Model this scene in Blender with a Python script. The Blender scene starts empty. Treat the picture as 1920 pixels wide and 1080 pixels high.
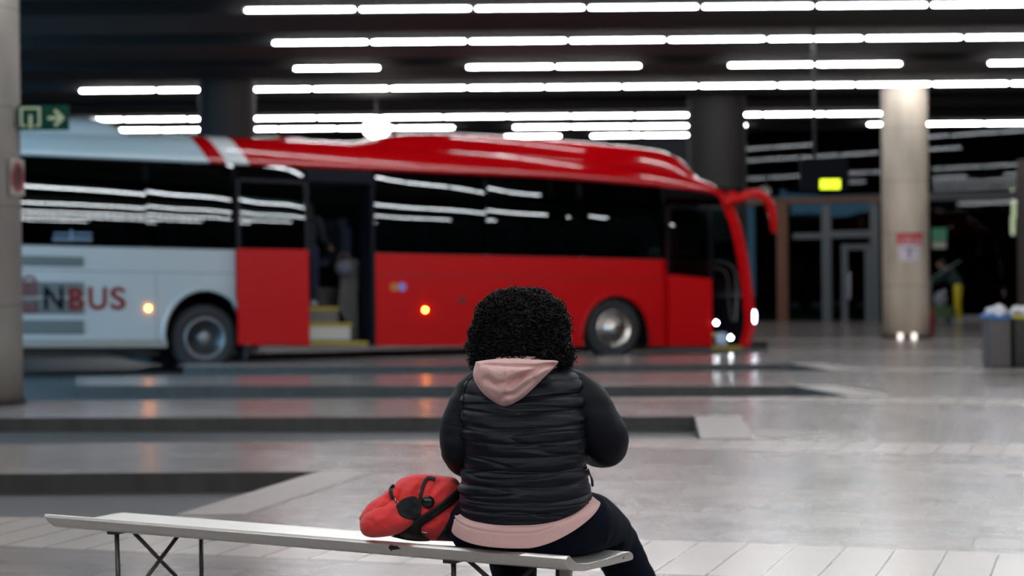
import bpy, bmesh, math, random
from mathutils import Vector, Matrix, noise
from mathutils.bvhtree import BVHTree
from mathutils.geometry import tessellate_polygon
S = bpy.context.scene
random.seed(7)
# ------------------------------------------------------------------ camera
F = 3400.0                     # focal length in pixels of a 1920 wide frame
PITCH, ROLL, CAMH = 20/3400.0, 0.0100, 1.28
_f = Vector((0, math.cos(PITCH), -math.sin(PITCH)))
_r0 = Vector((1, 0, 0)); _u0 = Vector((0, math.sin(PITCH), math.cos(PITCH)))
CU = math.cos(ROLL)*_u0 + math.sin(ROLL)*_r0
CR = math.cos(ROLL)*_r0 - math.sin(ROLL)*_u0
CAM = Vector((0, 0, CAMH))
cam_d = bpy.data.cameras.new('camera'); cam = bpy.data.objects.new('camera', cam_d)
S.collection.objects.link(cam); S.camera = cam
m3 = Matrix((CR, CU, -_f)).transposed()
cam.matrix_world = Matrix.Translation(CAM) @ m3.to_4x4()
cam_d.sensor_width = 36; cam_d.lens = F*36/1920
cam_d.clip_start = 0.1; cam_d.clip_end = 400
cam_d.dof.use_dof = True; cam_d.dof.focus_distance = 5.75
cam_d.dof.aperture_fstop = (cam_d.lens/1000)/0.026
cam_d.dof.aperture_blades = 0
# ------------------------------------------------------------------ world: blue dusk outside the open left side
w = bpy.data.worlds.new('dusk'); S.world = w; w.use_nodes = True
w.node_tree.nodes['Background'].inputs[0].default_value = (0.26, 0.66, 1.0, 1)
w.node_tree.nodes['Background'].inputs[1].default_value = 3.4
S.view_settings.view_transform = 'Standard'; S.view_settings.look = 'None'
S.view_settings.gamma = 1; S.view_settings.use_curve_mapping = False
S.view_settings.exposure = 0.92
S.cycles.max_bounces = 6
S.cycles.sample_clamp_indirect = 6
CEIL = lambda Y: 4.81+.72+(Y-23.8)*.0149    # underside of the gently rising ceiling
LAMP = 26.0                    # radiance of the tubes

def ray(px, py): return _f + CR*((px-960)/F) - CU*((py-540)/F)
def at(px, py, Y):             # point seen at a pixel, at a known distance
    d = ray(px, py); return CAM + d*(Y/d.y)
def ground(px, py, z=0.0):
    d = ray(px, py); return CAM + d*((z-CAMH)/d.z)
# ------------------------------------------------------------------ materials
def nodes_of(m):
    m.use_nodes = True; return m.node_tree.nodes, m.node_tree.links
def mat(name, col, rough=.6, metal=0, spec=.5, coat=0, bump=0, bscale=40, var=0, vscale=6, emit=None, es=0, sheen=0):
    m = bpy.data.materials.new(name); n, l = nodes_of(m); b = n['Principled BSDF']
    b.inputs['Base Color'].default_value = (*col, 1); b.inputs['Roughness'].default_value = rough
    b.inputs['Metallic'].default_value = metal; b.inputs['Specular IOR Level'].default_value = spec
    b.inputs['Coat Weight'].default_value = coat; b.inputs['Coat Roughness'].default_value = .06
    b.inputs['Sheen Weight'].default_value = sheen
    tc = n.new('ShaderNodeTexCoord')
    if var:
        t = n.new('ShaderNodeTexNoise'); t.inputs['Scale'].default_value = vscale; t.inputs['Detail'].default_value = 5
        mx = n.new('ShaderNodeMixRGB'); mx.blend_type = 'MIX'
        mx.inputs[1].default_value = (*[c*(1-var) for c in col], 1); mx.inputs[2].default_value = (*[min(1, c*(1+var)) for c in col], 1)
        l.new(tc.outputs['Object'], t.inputs['Vector']); l.new(t.outputs['Fac'], mx.inputs[0]); l.new(mx.outputs[0], b.inputs['Base Color'])
    if bump:
        t = n.new('ShaderNodeTexNoise'); t.inputs['Scale'].default_value = bscale; t.inputs['Detail'].default_value = 4
        bp = n.new('ShaderNodeBump'); bp.inputs['Strength'].default_value = bump; bp.inputs['Distance'].default_value = .01
        l.new(tc.outputs['Object'], t.inputs['Vector']); l.new(t.outputs['Fac'], bp.inputs['Height']); l.new(bp.outputs[0], b.inputs['Normal'])
    if emit:
        b.inputs['Emission Color'].default_value = (*emit, 1); b.inputs['Emission Strength'].default_value = es
    return m
M = {}
M['red'] = mat('red_paint', (.48, .0002, .0022), .38, spec=.22, coat=.08, var=.03)
M['pillar'] = mat('pillar_black', (.003, .003, .004), .8, spec=.1)
M['gloss_red'] = mat('gloss_red_roof', (.44, .0006, .003), .12, coat=.8)
M['white'] = mat('white_paint_dusk_tint', (.40, .445, .465), .35, coat=.4, var=.03)  # blue of the dusk light mixed into the white
M['black'] = mat('black_plastic', (.008, .009, .011), .45)
M['dark'] = mat('dark_metal', (.02, .02, .022), .5)
M['rubber'] = mat('tyre_rubber', (.022, .023, .026), .75, bump=.3)
M['yellow'] = mat('yellow_edge', (.35, .26, .02), .5)
M['grey'] = mat('grey_step', (.12, .115, .11), .5, var=.2)
M['lightgrey'] = mat('light_riser', (.5, .5, .48), .5)
M['chrome'] = mat('hub_metal', (.55, .52, .48), .22, metal=1)
M['rim'] = mat('rim_metal', (.20, .22, .24), .4, metal=.7)
M['amber'] = mat('amber_lens', (.8, .3, .02), .3, emit=(1, .28, .02), es=34)
M['headlamp'] = mat('head_lamp', (.9, .9, 1), .2, emit=(.85, .85, 1), es=14)
M['steplamp'] = mat('step_lamp', (.9, .9, 1), .2, emit=(.92, .96, 1), es=40)
M['navy_txt'] = mat('navy_letter', (.002, .003, .010), .6, spec=.1)
M['red_txt'] = mat('red_letter', (.20, .006, .012), .6, spec=.2)
M['pale_txt'] = mat('pale_letter', (.10, .2, .3), .4)
M['seat'] = mat('seat_fabric', (.02, .03, .06), .9)
M['lamp'] = mat('tube_light', (.9, .9, .9), .5, emit=(.96, .98, 1.0), es=LAMP)
M['flood'] = mat('flood_light', (.9, .9, .9), .5, emit=(1, .93, .84), es=7)
M['lamp_body'] = mat('lamp_housing', (.05, .05, .055), .5)
M['ceil'] = mat('ceiling_dark', (.005, .005, .0065), .8)
M['beam'] = mat('ceiling_band', (.017, .013, .012), .75, var=.25, vscale=.5)
M['brown'] = mat('brown_steel', (.13, .042, .012), .6, var=.2)
M['frame'] = mat('door_frame_grey', (.085, .088, .09), .5, metal=.2)
M['wall'] = mat('wall_dark', (.004, .0045, .006), .8, spec=.2)
M['alu'] = mat('brushed_steel', (.74, .725, .69), .36, metal=.75, bump=.05, bscale=120, var=.05, vscale=30)
M['leg'] = mat('bench_leg_steel', (.10, .10, .09), .4, metal=.7, var=.25, vscale=40)
M['bin_a'] = mat('bin_panel', (.085, .075, .072), .7)
M['bin_b'] = mat('bin_panel_black', (.012, .012, .013), .6)
M['bag'] = mat('bag_plastic', (.55, .55, .58), .35, bump=.6, bscale=14)
M['bluebag'] = mat('blue_bag_plastic', (.03, .16, .45), .35, bump=.5, bscale=14)
M['yellowbag'] = mat('yellow_bag_plastic', (.5, .42, .06), .4)
M['green'] = mat('sign_green', (.0, .032, .020), .8, spec=.15)
M['signpale'] = mat('sign_symbol', (.30, .36, .24), .6)
M['signwhite'] = mat('sign_white', (.55, .52, .58), .5)
M['signred'] = mat('sign_red', (.50, .012, .02), .5)
M['signpurple'] = mat('sign_purple', (.16, .08, .22), .5)
M['led'] = mat('yellow_display', (.2, .2, 0), .5, emit=(.72, .95, .01), es=1.1)

def concrete(name, col, scale=3, stripes=0):
    m = bpy.data.materials.new(name); n, l = nodes_of(m); b = n['Principled BSDF']
    tc = n.new('ShaderNodeTexCoord'); mp = n.new('ShaderNodeMapping'); mp.inputs['Scale'].default_value = (1, 1, .25)
    t = n.new('ShaderNodeTexNoise'); t.inputs['Scale'].default_value = scale; t.inputs['Detail'].default_value = 6
    t2 = n.new('ShaderNodeTexNoise'); t2.inputs['Scale'].default_value = 60
    r = n.new('ShaderNodeValToRGB'); r.color_ramp.elements[0].position = .3; r.color_ramp.elements[1].position = .72
    r.color_ramp.elements[0].color = (*[c*.72 for c in col], 1); r.color_ramp.elements[1].color = (*[c*1.15 for c in col], 1)
    l.new(tc.outputs['Object'], mp.inputs[0]); l.new(mp.outputs[0], t.inputs['Vector']); l.new(t.outputs['Fac'], r.inputs[0])
    sp = n.new('ShaderNodeSeparateXYZ'); l.new(tc.outputs['Object'], sp.inputs[0])
    q1 = n.new('ShaderNodeMath'); q1.operation = 'FRACT'; q0 = n.new('ShaderNodeMath'); q0.operation = 'DIVIDE'; q0.inputs[1].default_value = 1.03
    l.new(sp.outputs[2], q0.inputs[0]); l.new(q0.outputs[0], q1.inputs[0]); q2 = n.new('ShaderNodeMath'); q2.operation = 'LESS_THAN'; q2.inputs[1].default_value = .014
    l.new(q1.outputs[0], q2.inputs[0]); jm = n.new('ShaderNodeMixRGB'); jm.inputs[2].default_value = (*[c*.45 for c in col], 1)
    l.new(q2.outputs[0], jm.inputs[0]); l.new(r.outputs[0], jm.inputs[1])
    l.new(jm.outputs[0], b.inputs['Base Color']); b.inputs['Roughness'].default_value = .75
    bp = n.new('ShaderNodeBump'); bp.inputs['Strength'].default_value = .25; l.new(tc.outputs['Object'], t2.inputs['Vector'])
    l.new(t2.outputs['Fac'], bp.inputs['Height']); l.new(bp.outputs[0], b.inputs['Normal'])
    return m
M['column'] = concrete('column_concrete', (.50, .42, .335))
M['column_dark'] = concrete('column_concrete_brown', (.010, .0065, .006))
M['kerb'] = concrete('kerb_concrete', (.05, .05, .047), 9)

def glass(name, tint, ior=1.5, rough=.01, bump=0):
    m = bpy.data.materials.new(name); n, l = nodes_of(m); n.remove(n['Principled BSDF'])
    out = n['Material Output']; g = n.new('ShaderNodeBsdfGlossy'); g.inputs['Roughness'].default_value = rough
    g.inputs['Color'].default_value = (.92, .97, 1, 1)
    t = n.new('ShaderNodeBsdfTransparent'); t.inputs['Color'].default_value = (*tint, 1)
    fr = n.new('ShaderNodeFresnel'); fr.inputs['IOR'].default_value = ior
    mx = n.new('ShaderNodeMixShader'); l.new(fr.outputs[0], mx.inputs[0]); l.new(t.outputs[0], mx.inputs[1]); l.new(g.outputs[0], mx.inputs[2])
    l.new(mx.outputs[0], out.inputs[0])
    return m
M['busglass'] = glass('bus_window_glass', (.10, .16, .15), 1.6)
M['facade'] = glass('facade_glass', (.06, .07, .07), 1.22, .02)

def floor_material():
    m = bpy.data.materials.new('paving_stone'); n, l = nodes_of(m); b = n['Principled BSDF']
    tc = n.new('ShaderNodeTexCoord')
    mp = n.new('ShaderNodeMapping'); mp.inputs['Rotation'].default_value = (0, 0, math.radians(18.1))
    l.new(tc.outputs['Object'], mp.inputs[0])           # x along the strips, y across them
    sep = n.new('ShaderNodeSeparateXYZ'); l.new(mp.outputs[0], sep.inputs[0])
    def math_(op, a, b_=None, c=None):
        q = n.new('ShaderNodeMath'); q.operation = op
        for i, v in enumerate((a, b_, c)):
            if v is None: continue
            if isinstance(v, (int, float)): q.inputs[i].default_value = v
            else: l.new(v, q.inputs[i])
        return q.outputs[0]
    # kerb-side bands of paler stone
    band = None
    for v0, v1 in ((7.60, 8.55), (13.15, 13.95), (18.2, 19.0), (24.1, 25.0), (29.6, 30.4), (35, 36)):
        q = math_('MULTIPLY', math_('GREATER_THAN', sep.outputs[1], v0), math_('LESS_THAN', sep.outputs[1], v1))
        band = q if band is None else math_('MAXIMUM', band, q)
    def brick(wd, ht, mortar, ox=0, oy=0):
        mpp = n.new('ShaderNodeMapping'); mpp.inputs['Location'].default_value = (ox, oy, 0)
        l.new(mp.outputs[0], mpp.inputs[0])
        br = n.new('ShaderNodeTexBrick'); br.inputs['Scale'].default_value = 1; br.inputs['Brick Width'].default_value = wd
        br.inputs['Row Height'].default_value = ht; br.inputs['Mortar Size'].default_value = mortar; br.inputs['Mortar Smooth'].default_value = .3
        br.inputs['Color1'].default_value = (0, 0, 0, 1); br.inputs['Color2'].default_value = (1, 1, 1, 1); br.inputs['Mortar'].default_value = (.5, .5, .5, 1)
        br.offset = 0.0 if ht > .6 else .5
        l.new(mpp.outputs[0], br.inputs['Vector']); return br
    b1 = brick(.60, .30, .004); b2 = brick(.225*1, .95, .005, 0, -.0)
    # slab colour
    slab = n.new('ShaderNodeMixRGB'); slab.inputs[1].default_value = (.232, .200, .190, 1); slab.inputs[2].default_value = (.292, .254, .240, 1)
    l.new(b1.outputs['Color'], slab.inputs[0])
    nz = n.new('ShaderNodeTexNoise'); nz.inputs['Scale'].default_value = .8; nz.inputs['Detail'].default_value = 7; nz.inputs['Roughness'].default_value = .65
    mp2 = n.new('ShaderNodeMapping'); mp2.inputs['Scale'].default_value = (.5, 1.6, 1); l.new(mp.outputs[0], mp2.inputs[0]); l.new(mp2.outputs[0], nz.inputs['Vector'])
    rp = n.new('ShaderNodeValToRGB'); rp.color_ramp.elements[0].position = .32; rp.color_ramp.elements[1].position = .7
    rp.color_ramp.elements[0].color = (.58, .6, .62, 1); rp.color_ramp.elements[1].color = (1.18, 1.15, 1.14, 1)
    l.new(nz.outputs['Fac'], rp.inputs[0])
    mul = n.new('ShaderNodeMixRGB'); mul.blend_type = 'MULTIPLY'; mul.inputs[0].default_value = .75
    l.new(slab.outputs[0], mul.inputs[1]); l.new(rp.outputs[0], mul.inputs[2])
    pale = n.new('ShaderNodeMixRGB'); pale.inputs[2].default_value = (.50, .44, .40, 1)
    l.new(mul.outputs[0], pale.inputs[1]); l.new(math_('MULTIPLY', band, .9), pale.inputs[0])
    mort = n.new('ShaderNodeMixRGB'); mort.inputs[2].default_value = (.05, .045, .042, 1); l.new(pale.outputs[0], mort.inputs[1])
    # joints: across the pale bands every 0.76 m, small slabs elsewhere
    xs = math_('FRACT', math_('DIVIDE', math_('ADD', sep.outputs[0], 50.12), .232*1.0))
    jx = math_('LESS_THAN', xs, .045)
    jb = math_('MULTIPLY', band, jx)
    je = math_('MULTIPLY', math_('SUBTRACT', 1, band), math_('MULTIPLY', b1.outputs['Fac'], .35))
    l.new(math_('MAXIMUM', jb, je), mort.inputs[0])
    # fine grain
    ng = n.new('ShaderNodeTexNoise'); ng.inputs['Scale'].default_value = 160; l.new(tc.outputs['Object'], ng.inputs['Vector'])
    gr = n.new('ShaderNodeMixRGB'); gr.blend_type = 'OVERLAY'; gr.inputs[0].default_value = .25
    l.new(mort.outputs[0], gr.inputs[1]); l.new(ng.outputs['Fac'], gr.inputs[2]); l.new(gr.outputs[0], b.inputs['Base Color'])
    # polish: worn, smoother patches
    rr = n.new('ShaderNodeMapRange'); rr.inputs[3].default_value = .19; rr.inputs[4].default_value = .27
    l.new(nz.outputs['Fac'], rr.inputs[0]); l.new(rr.outputs[0], b.inputs['Roughness'])
    b.inputs['Specular IOR Level'].default_value = .55
    bp = n.new('ShaderNodeBump'); bp.inputs['Strength'].default_value = .15; bp.inputs['Distance'].default_value = .002
    l.new(ng.outputs['Fac'], bp.inputs['Height']); l.new(bp.outputs[0], b.inputs['Normal'])
    return m
M['paving'] = floor_material()
M['road'] = mat('asphalt', (.055, .057, .061), .5, var=.35, vscale=1.2, bump=.4, bscale=120)

# ------------------------------------------------------------------ mesh helpers
def link(name, me, m, parent=None, smooth=True):
    o = bpy.data.objects.new(name, me); S.collection.objects.link(o)
    for k in (m if isinstance(m, (list, tuple)) else [m]): me.materials.append(k)
    if smooth:
        for p in me.polygons: p.use_smooth = True
    if parent: o.parent = parent
    return o
def obj(name, bm, m, parent=None, smooth=False, bevel=0):
    bmesh.ops.recalc_face_normals(bm, faces=bm.faces)
    me = bpy.data.meshes.new(name); bm.to_mesh(me); bm.free()
    o = link(name, me, m, parent, smooth)
    if bevel:
        md = o.modifiers.new('bevel', 'BEVEL'); md.width = bevel; md.segments = 3; md.limit_method = 'ANGLE'; md.angle_limit = .6
        for p in me.polygons: p.use_smooth = True
    return o
def empty(name, label, cat, loc=(0, 0, 0), rz=0, group=None):
    o = bpy.data.objects.new(name, None); S.collection.objects.link(o); o.location = loc; o.rotation_euler = (0, 0, rz)
    o.empty_display_size = .1
    tag(o, label, cat, group); return o
def tag(o, label, cat, group=None):
    o['label'] = label; o['category'] = cat
    if group: o['group'] = group
    return o
def struct(o): o['kind'] = 'structure'; return o
def copy_tree(o, parent=None):
    c = o.copy(); S.collection.objects.link(c)
    if parent: c.parent = parent
    for ch in [q for q in bpy.data.objects if q.parent == o and q != c]: copy_tree(ch, c)
    return c
NB = bmesh.new
def box(bm, x0, x1, y0, y1, z0, z1, mi=0):
    vs = [bm.verts.new(p) for p in ((x0,y0,z0),(x1,y0,z0),(x1,y1,z0),(x0,y1,z0),(x0,y0,z1),(x1,y0,z1),(x1,y1,z1),(x0,y1,z1))]
    for q in ((3,2,1,0),(4,5,6,7),(0,1,5,4),(1,2,6,5),(2,3,7,6),(3,0,4,7)):
        f = bm.faces.new([vs[i] for i in q]); f.material_index = mi
    return vs
def cyl(bm, c, r, z0, z1, n=32, r2=None, mi=0):
    r2 = r if r2 is None else r2
    a = [bm.verts.new((c[0]+r*math.cos(t), c[1]+r*math.sin(t), z0)) for t in [6.28318*i/n for i in range(n)]]
    b = [bm.verts.new((c[0]+r2*math.cos(t), c[1]+r2*math.sin(t), z1)) for t in [6.28318*i/n for i in range(n)]]
    for i in range(n):
        f = bm.faces.new((a[i], a[(i+1)%n], b[(i+1)%n], b[i])); f.material_index = mi
    bm.faces.new(a[::-1]).material_index = mi; bm.faces.new(b).material_index = mi
def lathe(bm, prof, n=40, axis='y', c=(0,0,0), mi=0):   # prof: (radius, along)
    rings = []
    for r, h in prof:
        ring = []
        for i in range(n):
            t = 6.28318*i/n; a, b = r*math.cos(t), r*math.sin(t)
            p = {'y': (a, h, b), 'z': (a, b, h), 'x': (h, a, b)}[axis]
            ring.append(bm.verts.new((c[0]+p[0], c[1]+p[1], c[2]+p[2])))
        rings.append(ring)
    for q in range(len(rings)-1):
        for i in range(n):
            f = bm.faces.new((rings[q][i], rings[q][(i+1)%n], rings[q+1][(i+1)%n], rings[q+1][i])); f.material_index = mi
    bm.faces.new(rings[0]).material_index = mi; bm.faces.new(rings[-1][::-1]).material_index = mi
def spline(P, k):              # Catmull-Rom through P (tuples of any length), k steps per span
    out = []; n = len(P)
    for i in range(n-1):
        p0, p1, p2, p3 = P[max(i-1,0)], P[i], P[i+1], P[min(i+2,n-1)]
        for j in range(k):
            t = j/k
            out.append(tuple(.5*((2*b)+(-a+c)*t+(2*a-5*b+4*c-d)*t*t+(-a+3*b-3*c+d)*t**3) for a,b,c,d in zip(p0,p1,p2,p3)))
    out.append(tuple(P[-1])); return out
def tube(bm, P, n=12, k=4, cap=True, flat=1.0, hint=None, mi=0, disp=None):
    """round-ended limb through P = (x,y,z,r); flat squashes it along the second axis"""
    Q = spline(P, k) if k > 1 else [tuple(p) for p in P]
    pts = [Vector(q[:3]) for q in Q]; rr = [max(q[3], .0005) for q in Q]
    up = Vector(hint) if hint else None; rings = []
    def fr(i):
        return (pts[min(i+1, len(pts)-1)] - pts[max(i-1, 0)]).normalized()
    t0 = fr(0)
    if up is None: up = t0.orthogonal().normalized()
    seq = []
    if cap:
        for a in (1.0, .8, .5): seq.append((pts[0]-t0*rr[0]*math.sin(a*1.5)*1.0, rr[0]*max(math.cos(a*1.5), .05), t0))
    for i in range(len(pts)): seq.append((pts[i], rr[i], fr(i)))
    if cap:
        te = fr(len(pts)-1)
        for a in (.5, .8, 1.0): seq.append((pts[-1]+te*rr[-1]*math.sin(a*1.5), rr[-1]*max(math.cos(a*1.5), .05), te))
    for s, (c, r, t) in enumerate(seq):
        u = up - t*up.dot(t); u = u.normalized() if u.length > 1e-5 else t.orthogonal().normalized()
        v = t.cross(u); up = u
        ring = []
        for i in range(n):
            a = 6.28318*i/n; p = c + u*(r*math.cos(a)) + v*(r*flat*math.sin(a))
            if disp: p = p + (p-c).normalized()*disp(p, s/len(seq))
            ring.append(bm.verts.new(p))
        rings.append(ring)
    for q in range(len(rings)-1):
        for i in range(n): bm.faces.new((rings[q][i], rings[q][(i+1)%n], rings[q+1][(i+1)%n], rings[q+1][i])).material_index = mi
    bm.faces.new(rings[0][::-1]).material_index = mi; bm.faces.new(rings[-1]).material_index = mi
def ell(bm, c, r, rot=None, sub=3, fn=None, mi=0):
    g = bmesh.ops.create_icosphere(bm, subdivisions=sub, radius=1)
    for v in g['verts']:
        p = Vector((v.co.x*r[0], v.co.y*r[1], v.co.z*r[2]))
        if fn: p = fn(p)
        if rot: p = rot @ p
        v.co = p + Vector(c)
    for f in {f for v in g['verts'] for f in v.link_faces}: f.material_index = mi
def prism(bm, poly, fn, d0, d1, mi=0):     # poly: 2D outline; fn(a, b, d) -> point
    tris = tessellate_polygon([[Vector((a, b, 0)) for a, b in poly]])
    A = [bm.verts.new(fn(a, b, d0)) for a, b in poly]; B = [bm.verts.new(fn(a, b, d1)) for a, b in poly]
    for t in tris:
        for V in (A, B):
            try: bm.faces.new([V[i] for i in t]).material_index = mi
            except ValueError: pass
    n = len(poly)
    for i in range(n):
        try: bm.faces.new((A[i], A[(i+1)%n], B[(i+1)%n], B[i])).material_index = mi
        except ValueError: pass
def prism_clean(name, poly, fn, d0, d1, m, parent=None, bevel=0, smooth=False):
    bm = NB(); prism(bm, poly, fn, d0, d1); return obj(name, bm, m, parent, bevel=bevel, smooth=smooth)
def text(name, body, size, m, mw, parent=None, ext=.004, bold=0.0, sx=1.0):
    cu = bpy.data.curves.new(name, 'FONT'); cu.body = body; cu.size = size; cu.extrude = ext; cu.offset = bold
    cu.align_x = 'LEFT'
    t = bpy.data.objects.new(name, cu); S.collection.objects.link(t)
    dg = bpy.context.evaluated_depsgraph_get(); me = bpy.data.meshes.new_from_object(t.evaluated_get(dg))
    bpy.data.objects.remove(t); me.transform(Matrix.Scale(sx, 4, (1,0,0))); me.transform(mw)
    return link(name, me, m, parent, smooth=False)

# ------------------------------------------------------------------ floor with the sawtooth bus bays
ROADZ = -.13
bays = {  # outline points picked on the kerb tops
 'a': [(600, 884), (-500, 866), (-500, 972), (330, 966)],
}
def g2(px, py): p = ground(px, py); return (p.x, p.y)
XL = -40.0
comb = [(XL, -20.0), (XL, ground(0, 968).y)]
def gy(x0, px, py):            # a far-left point on a line that passes a picked point, parallel to the strips
    p = ground(px, py); return (x0, p.y)
comb += [gy(XL, 100, 967), g2(330, 966), g2(600, 884), gy(XL, 0, 873)]
comb += [gy(XL, 0, 815), g2(1313, 822), g2(1302, 781), gy(-9.3, 0, 777)]
comb += [gy(-9.3, 78, 749), g2(1592, 743), g2(1490, 724), g2(142, 723)]
comb += [g2(142, 706.5), g2(1560, 695), g2(1480, 682), g2(343, 687)]
comb += [g2(343, 677), g2(430, 677), g2(900, 671), g2(1440, 662), (4.95, 35.3), (-6.2, 31.0), (-8.2, 36.0), (XL, 36.0)]
comb += [(XL, 70), (40, 70), (40, -20.0)]
# remove the duplicate start
comb = comb[:1] + comb[2:]
bm = NB()
V = [bm.verts.new((x, y, 0)) for x, y in comb]
for t in tessellate_polygon([[Vector((x, y, 0)) for x, y in comb]]): bm.faces.new([V[i] for i in t])
bmesh.ops.recalc_face_normals(bm, faces=bm.faces)
for f in bm.faces:
    if f.normal.z < 0: f.normal_flip()
struct(obj('floor', bm, M['paving']))
fl = bpy.data.objects['floor']
if fl.data.polygons[0].normal.z < 0:
    fl.data.flip_normals()
bm = NB()                       # kerb faces with a stone lip
for i in range(1, len(comb)-4):
    a, b = comb[i], comb[i+1]
    v = [bm.verts.new(p) for p in ((*a, 0), (*b, 0), (*b, ROADZ), (*a, ROADZ))]; bm.faces.new(v)
struct(obj('trim_1', bm, M['kerb']))
bm = NB(); vs = [bm.verts.new(p) for p in ((XL, -20, ROADZ), (40, -20, ROADZ), (40, 70, ROADZ), (XL, 70, ROADZ))]; bm.faces.new(vs)
struct(obj('floor_road', bm, M['road']))

# pale kerb stones laid flush beside the bay ends
M['kerbstone'] = mat('kerb_stone', (.335, .285, .255), .4, var=.12, vscale=5, bump=.2, bscale=90)
for i, (p_, q_, wd) in enumerate(((g2(330, 966), g2(600, 884), .38), (g2(1313, 822), g2(1302, 781), .42), (g2(1592, 743), g2(1490, 724), .45), (g2(1560, 695), g2(1480, 682), .45))):
    p_, q_ = Vector((*p_, 0)), Vector((*q_, 0)); bm = NB()
    v = [bm.verts.new(r) for r in (p_, q_, q_+Vector((wd, .0, 0)), p_+Vector((wd, .0, 0)))]; f = bm.faces.new(v)
    g = bmesh.ops.extrude_face_region(bm, geom=[f])
    for e in g['geom']:
        if isinstance(e, bmesh.types.BMVert): e.co.z = .004
    struct(obj('trim_%d' % (i+60), bm, M['kerbstone']))
# ------------------------------------------------------------------ ceiling, bands, lamps
rows = [  # y at px 960, distance, strings of lamps (pixel columns of the joints)
 (15.5, 23.8, [[455,670,887,1100,1313,1528,1742,1955,2168]]),
 (77, 27.5, [[508,693,877,1065,1250,1437,1620,1807,1990,2175]]),
 (125.5, 30.9, [[548,715],[872,1040,1204],[1363,1528,1693],[1850,2015,2180]]),
 (164, 35.0, [[147,293,439],[439,585,730,876,1021,1166,1310,1457,1604,1747,1893,2038]]),
 (218.5, 42.6, [[113,232,351,471,594,713,832,951,1070,1190,1310,1430,1548,1658]]),
 (238.5, 46.4, [[192,302,412,522,632,742,853],[961,1070,1182,1292,1402],[1625,1735,1845,1955,2065]]),
 (256, 50.0, [[380,480],[945,1053],[1107,1203,1303]]),
]
ORD = ['first','second','third','fourth','fifth','sixth','seventh','eighth','ninth','tenth','eleventh','twelfth','thirteenth','fourteenth','fifteenth','sixteenth']
ROWN = ['topmost','second from top','short broken third','fourth from top','long fifth','sixth from top','lowest']
def lamp_proto():
    r = empty('tube_light', 'x', 'light')
    bm = NB(); tube(bm, [(-.69,0,0,.022),(.69,0,0,.022)], 10, 1); obj('tube', bm, M['lamp'], r, smooth=True)
    bm = NB(); box(bm, -.73, .73, -.045, .045, .026, .07); box(bm, -.745, -.728, -.03, .03, -.03, .07); box(bm, .728, .745, -.03, .03, -.03, .07)
    box(bm, -.5, -.48, -.008, .008, .06, .72); box(bm, .48, .5, -.008, .008, .06, .72)
    obj('housing', bm, M['lamp_body'], r); return r
proto = lamp_proto(); first = True
for ri, (y0, Y, strings) in enumerate(rows):
    n = 0
    for st in strings:
        for a, b in zip(st[:-1], st[1:]):
            c = (a+b)/2
            p = at(c, y0-.0078*(c-960), Y); L = (b-a)*Y/F
            if ri == 2 and b-a > 150: pass
            o = proto if first else copy_tree(proto); first = False
            o.location = p; o.scale = (L/1.5, 1, (CEIL(Y)-p.z)/.72); o['group'] = f'tube lights in the {ROWN[ri]} ceiling row'
            o['label'] = f'white ceiling tube light, {ORD[n]} from left in the {ROWN[ri]} row'
            n += 1
near = empty('tube_light_row', 'long row of white tube lights overhead, out of the picture', 'light', group='ceiling rows overhead near the bench')
bm = NB(); tube(bm, [(-11.5,0,0,.040),(15.2,0,0,.040)], 8, 1); obj('tube', bm, M['lamp'], near, smooth=True)
bm = NB(); box(bm, -11.6, 15.3, -.06, .06, .044, .09); box(bm, -8, -7.98, -.01, .01, .06, .72); box(bm, 8, 8.02, -.01, .01, .06, .72); obj('housing', bm, M['lamp_body'], near)
for i, Y in enumerate((18.2, 12.4, 6.2, 0.6, -6.0)):
    o = near if i == 0 else copy_tree(near)
    o.location = (2.5, Y, CEIL(Y)-.72)
ys = [-6.0, .6, 6.2, 12.4, 18.2]+[r_[1] for r_ in rows]
for i, Y in enumerate(ys):       # the ceiling rises in small steps, one bay of lamps each
    y0_ = -20 if i == 0 else (ys[i-1]+Y)/2; y1_ = 70 if i == len(ys)-1 else (Y+ys[i+1])/2
    bm = NB()
    if y0_ < 27.3 < y1_: box(bm, -10.2, 40, y0_, y1_, CEIL(Y)+.004, 6.4); box(bm, -18, -10.2, 27.3, y1_, CEIL(Y)+.004, 6.4)
    else: box(bm, -10.2 if Y < 27 else -18, 40, y0_, y1_, CEIL(Y)+.004, 6.4)
    struct(obj('ceiling' if i == 0 else 'ceiling_%d' % i, bm, M['ceil']))
bz = [(23.8, 4.81), (27.5, 4.88), (30.9, 4.93), (35.0, 4.98), (38.8, 5.03), (42.6, 5.08), (46.4, 5.13), (50, 5.2)]
for i, (Y, z) in enumerate(bz):
    bm = NB(); box(bm, -9.5 if i < 3 else -16, 40, Y+.28, Y+2.15, z+.0, z+.9)
    o = struct(obj('trim_%d' % (i+2), bm, M['beam']))
for i, Y in enumerate((20.3, 16.8, 13.3, 9.8, 6.3)):
    bm = NB(); box(bm, -10.2, 18, Y+.3, Y+2.1, 4.76, 5.4); struct(obj('trim_%d' % (i+20), bm, M['beam']))
# walls; unseen front and side ones added to shut out the blue dusk
bm = NB(); box(bm, -40, 40, 62, 62.3, -.2, 5.8); struct(obj('wall_back', bm, M['wall']))
bm = NB(); box(bm, 18, 18.3, -20, 62, -.2, 5.8); struct(obj('wall_right', bm, M['wall']))
bm = NB(); box(bm, -18, 40, -20.3, -20, -.2, 5.8); struct(obj('wall_front', bm, concrete('wall_rough_concrete', (.06, .057, .055))))

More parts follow.
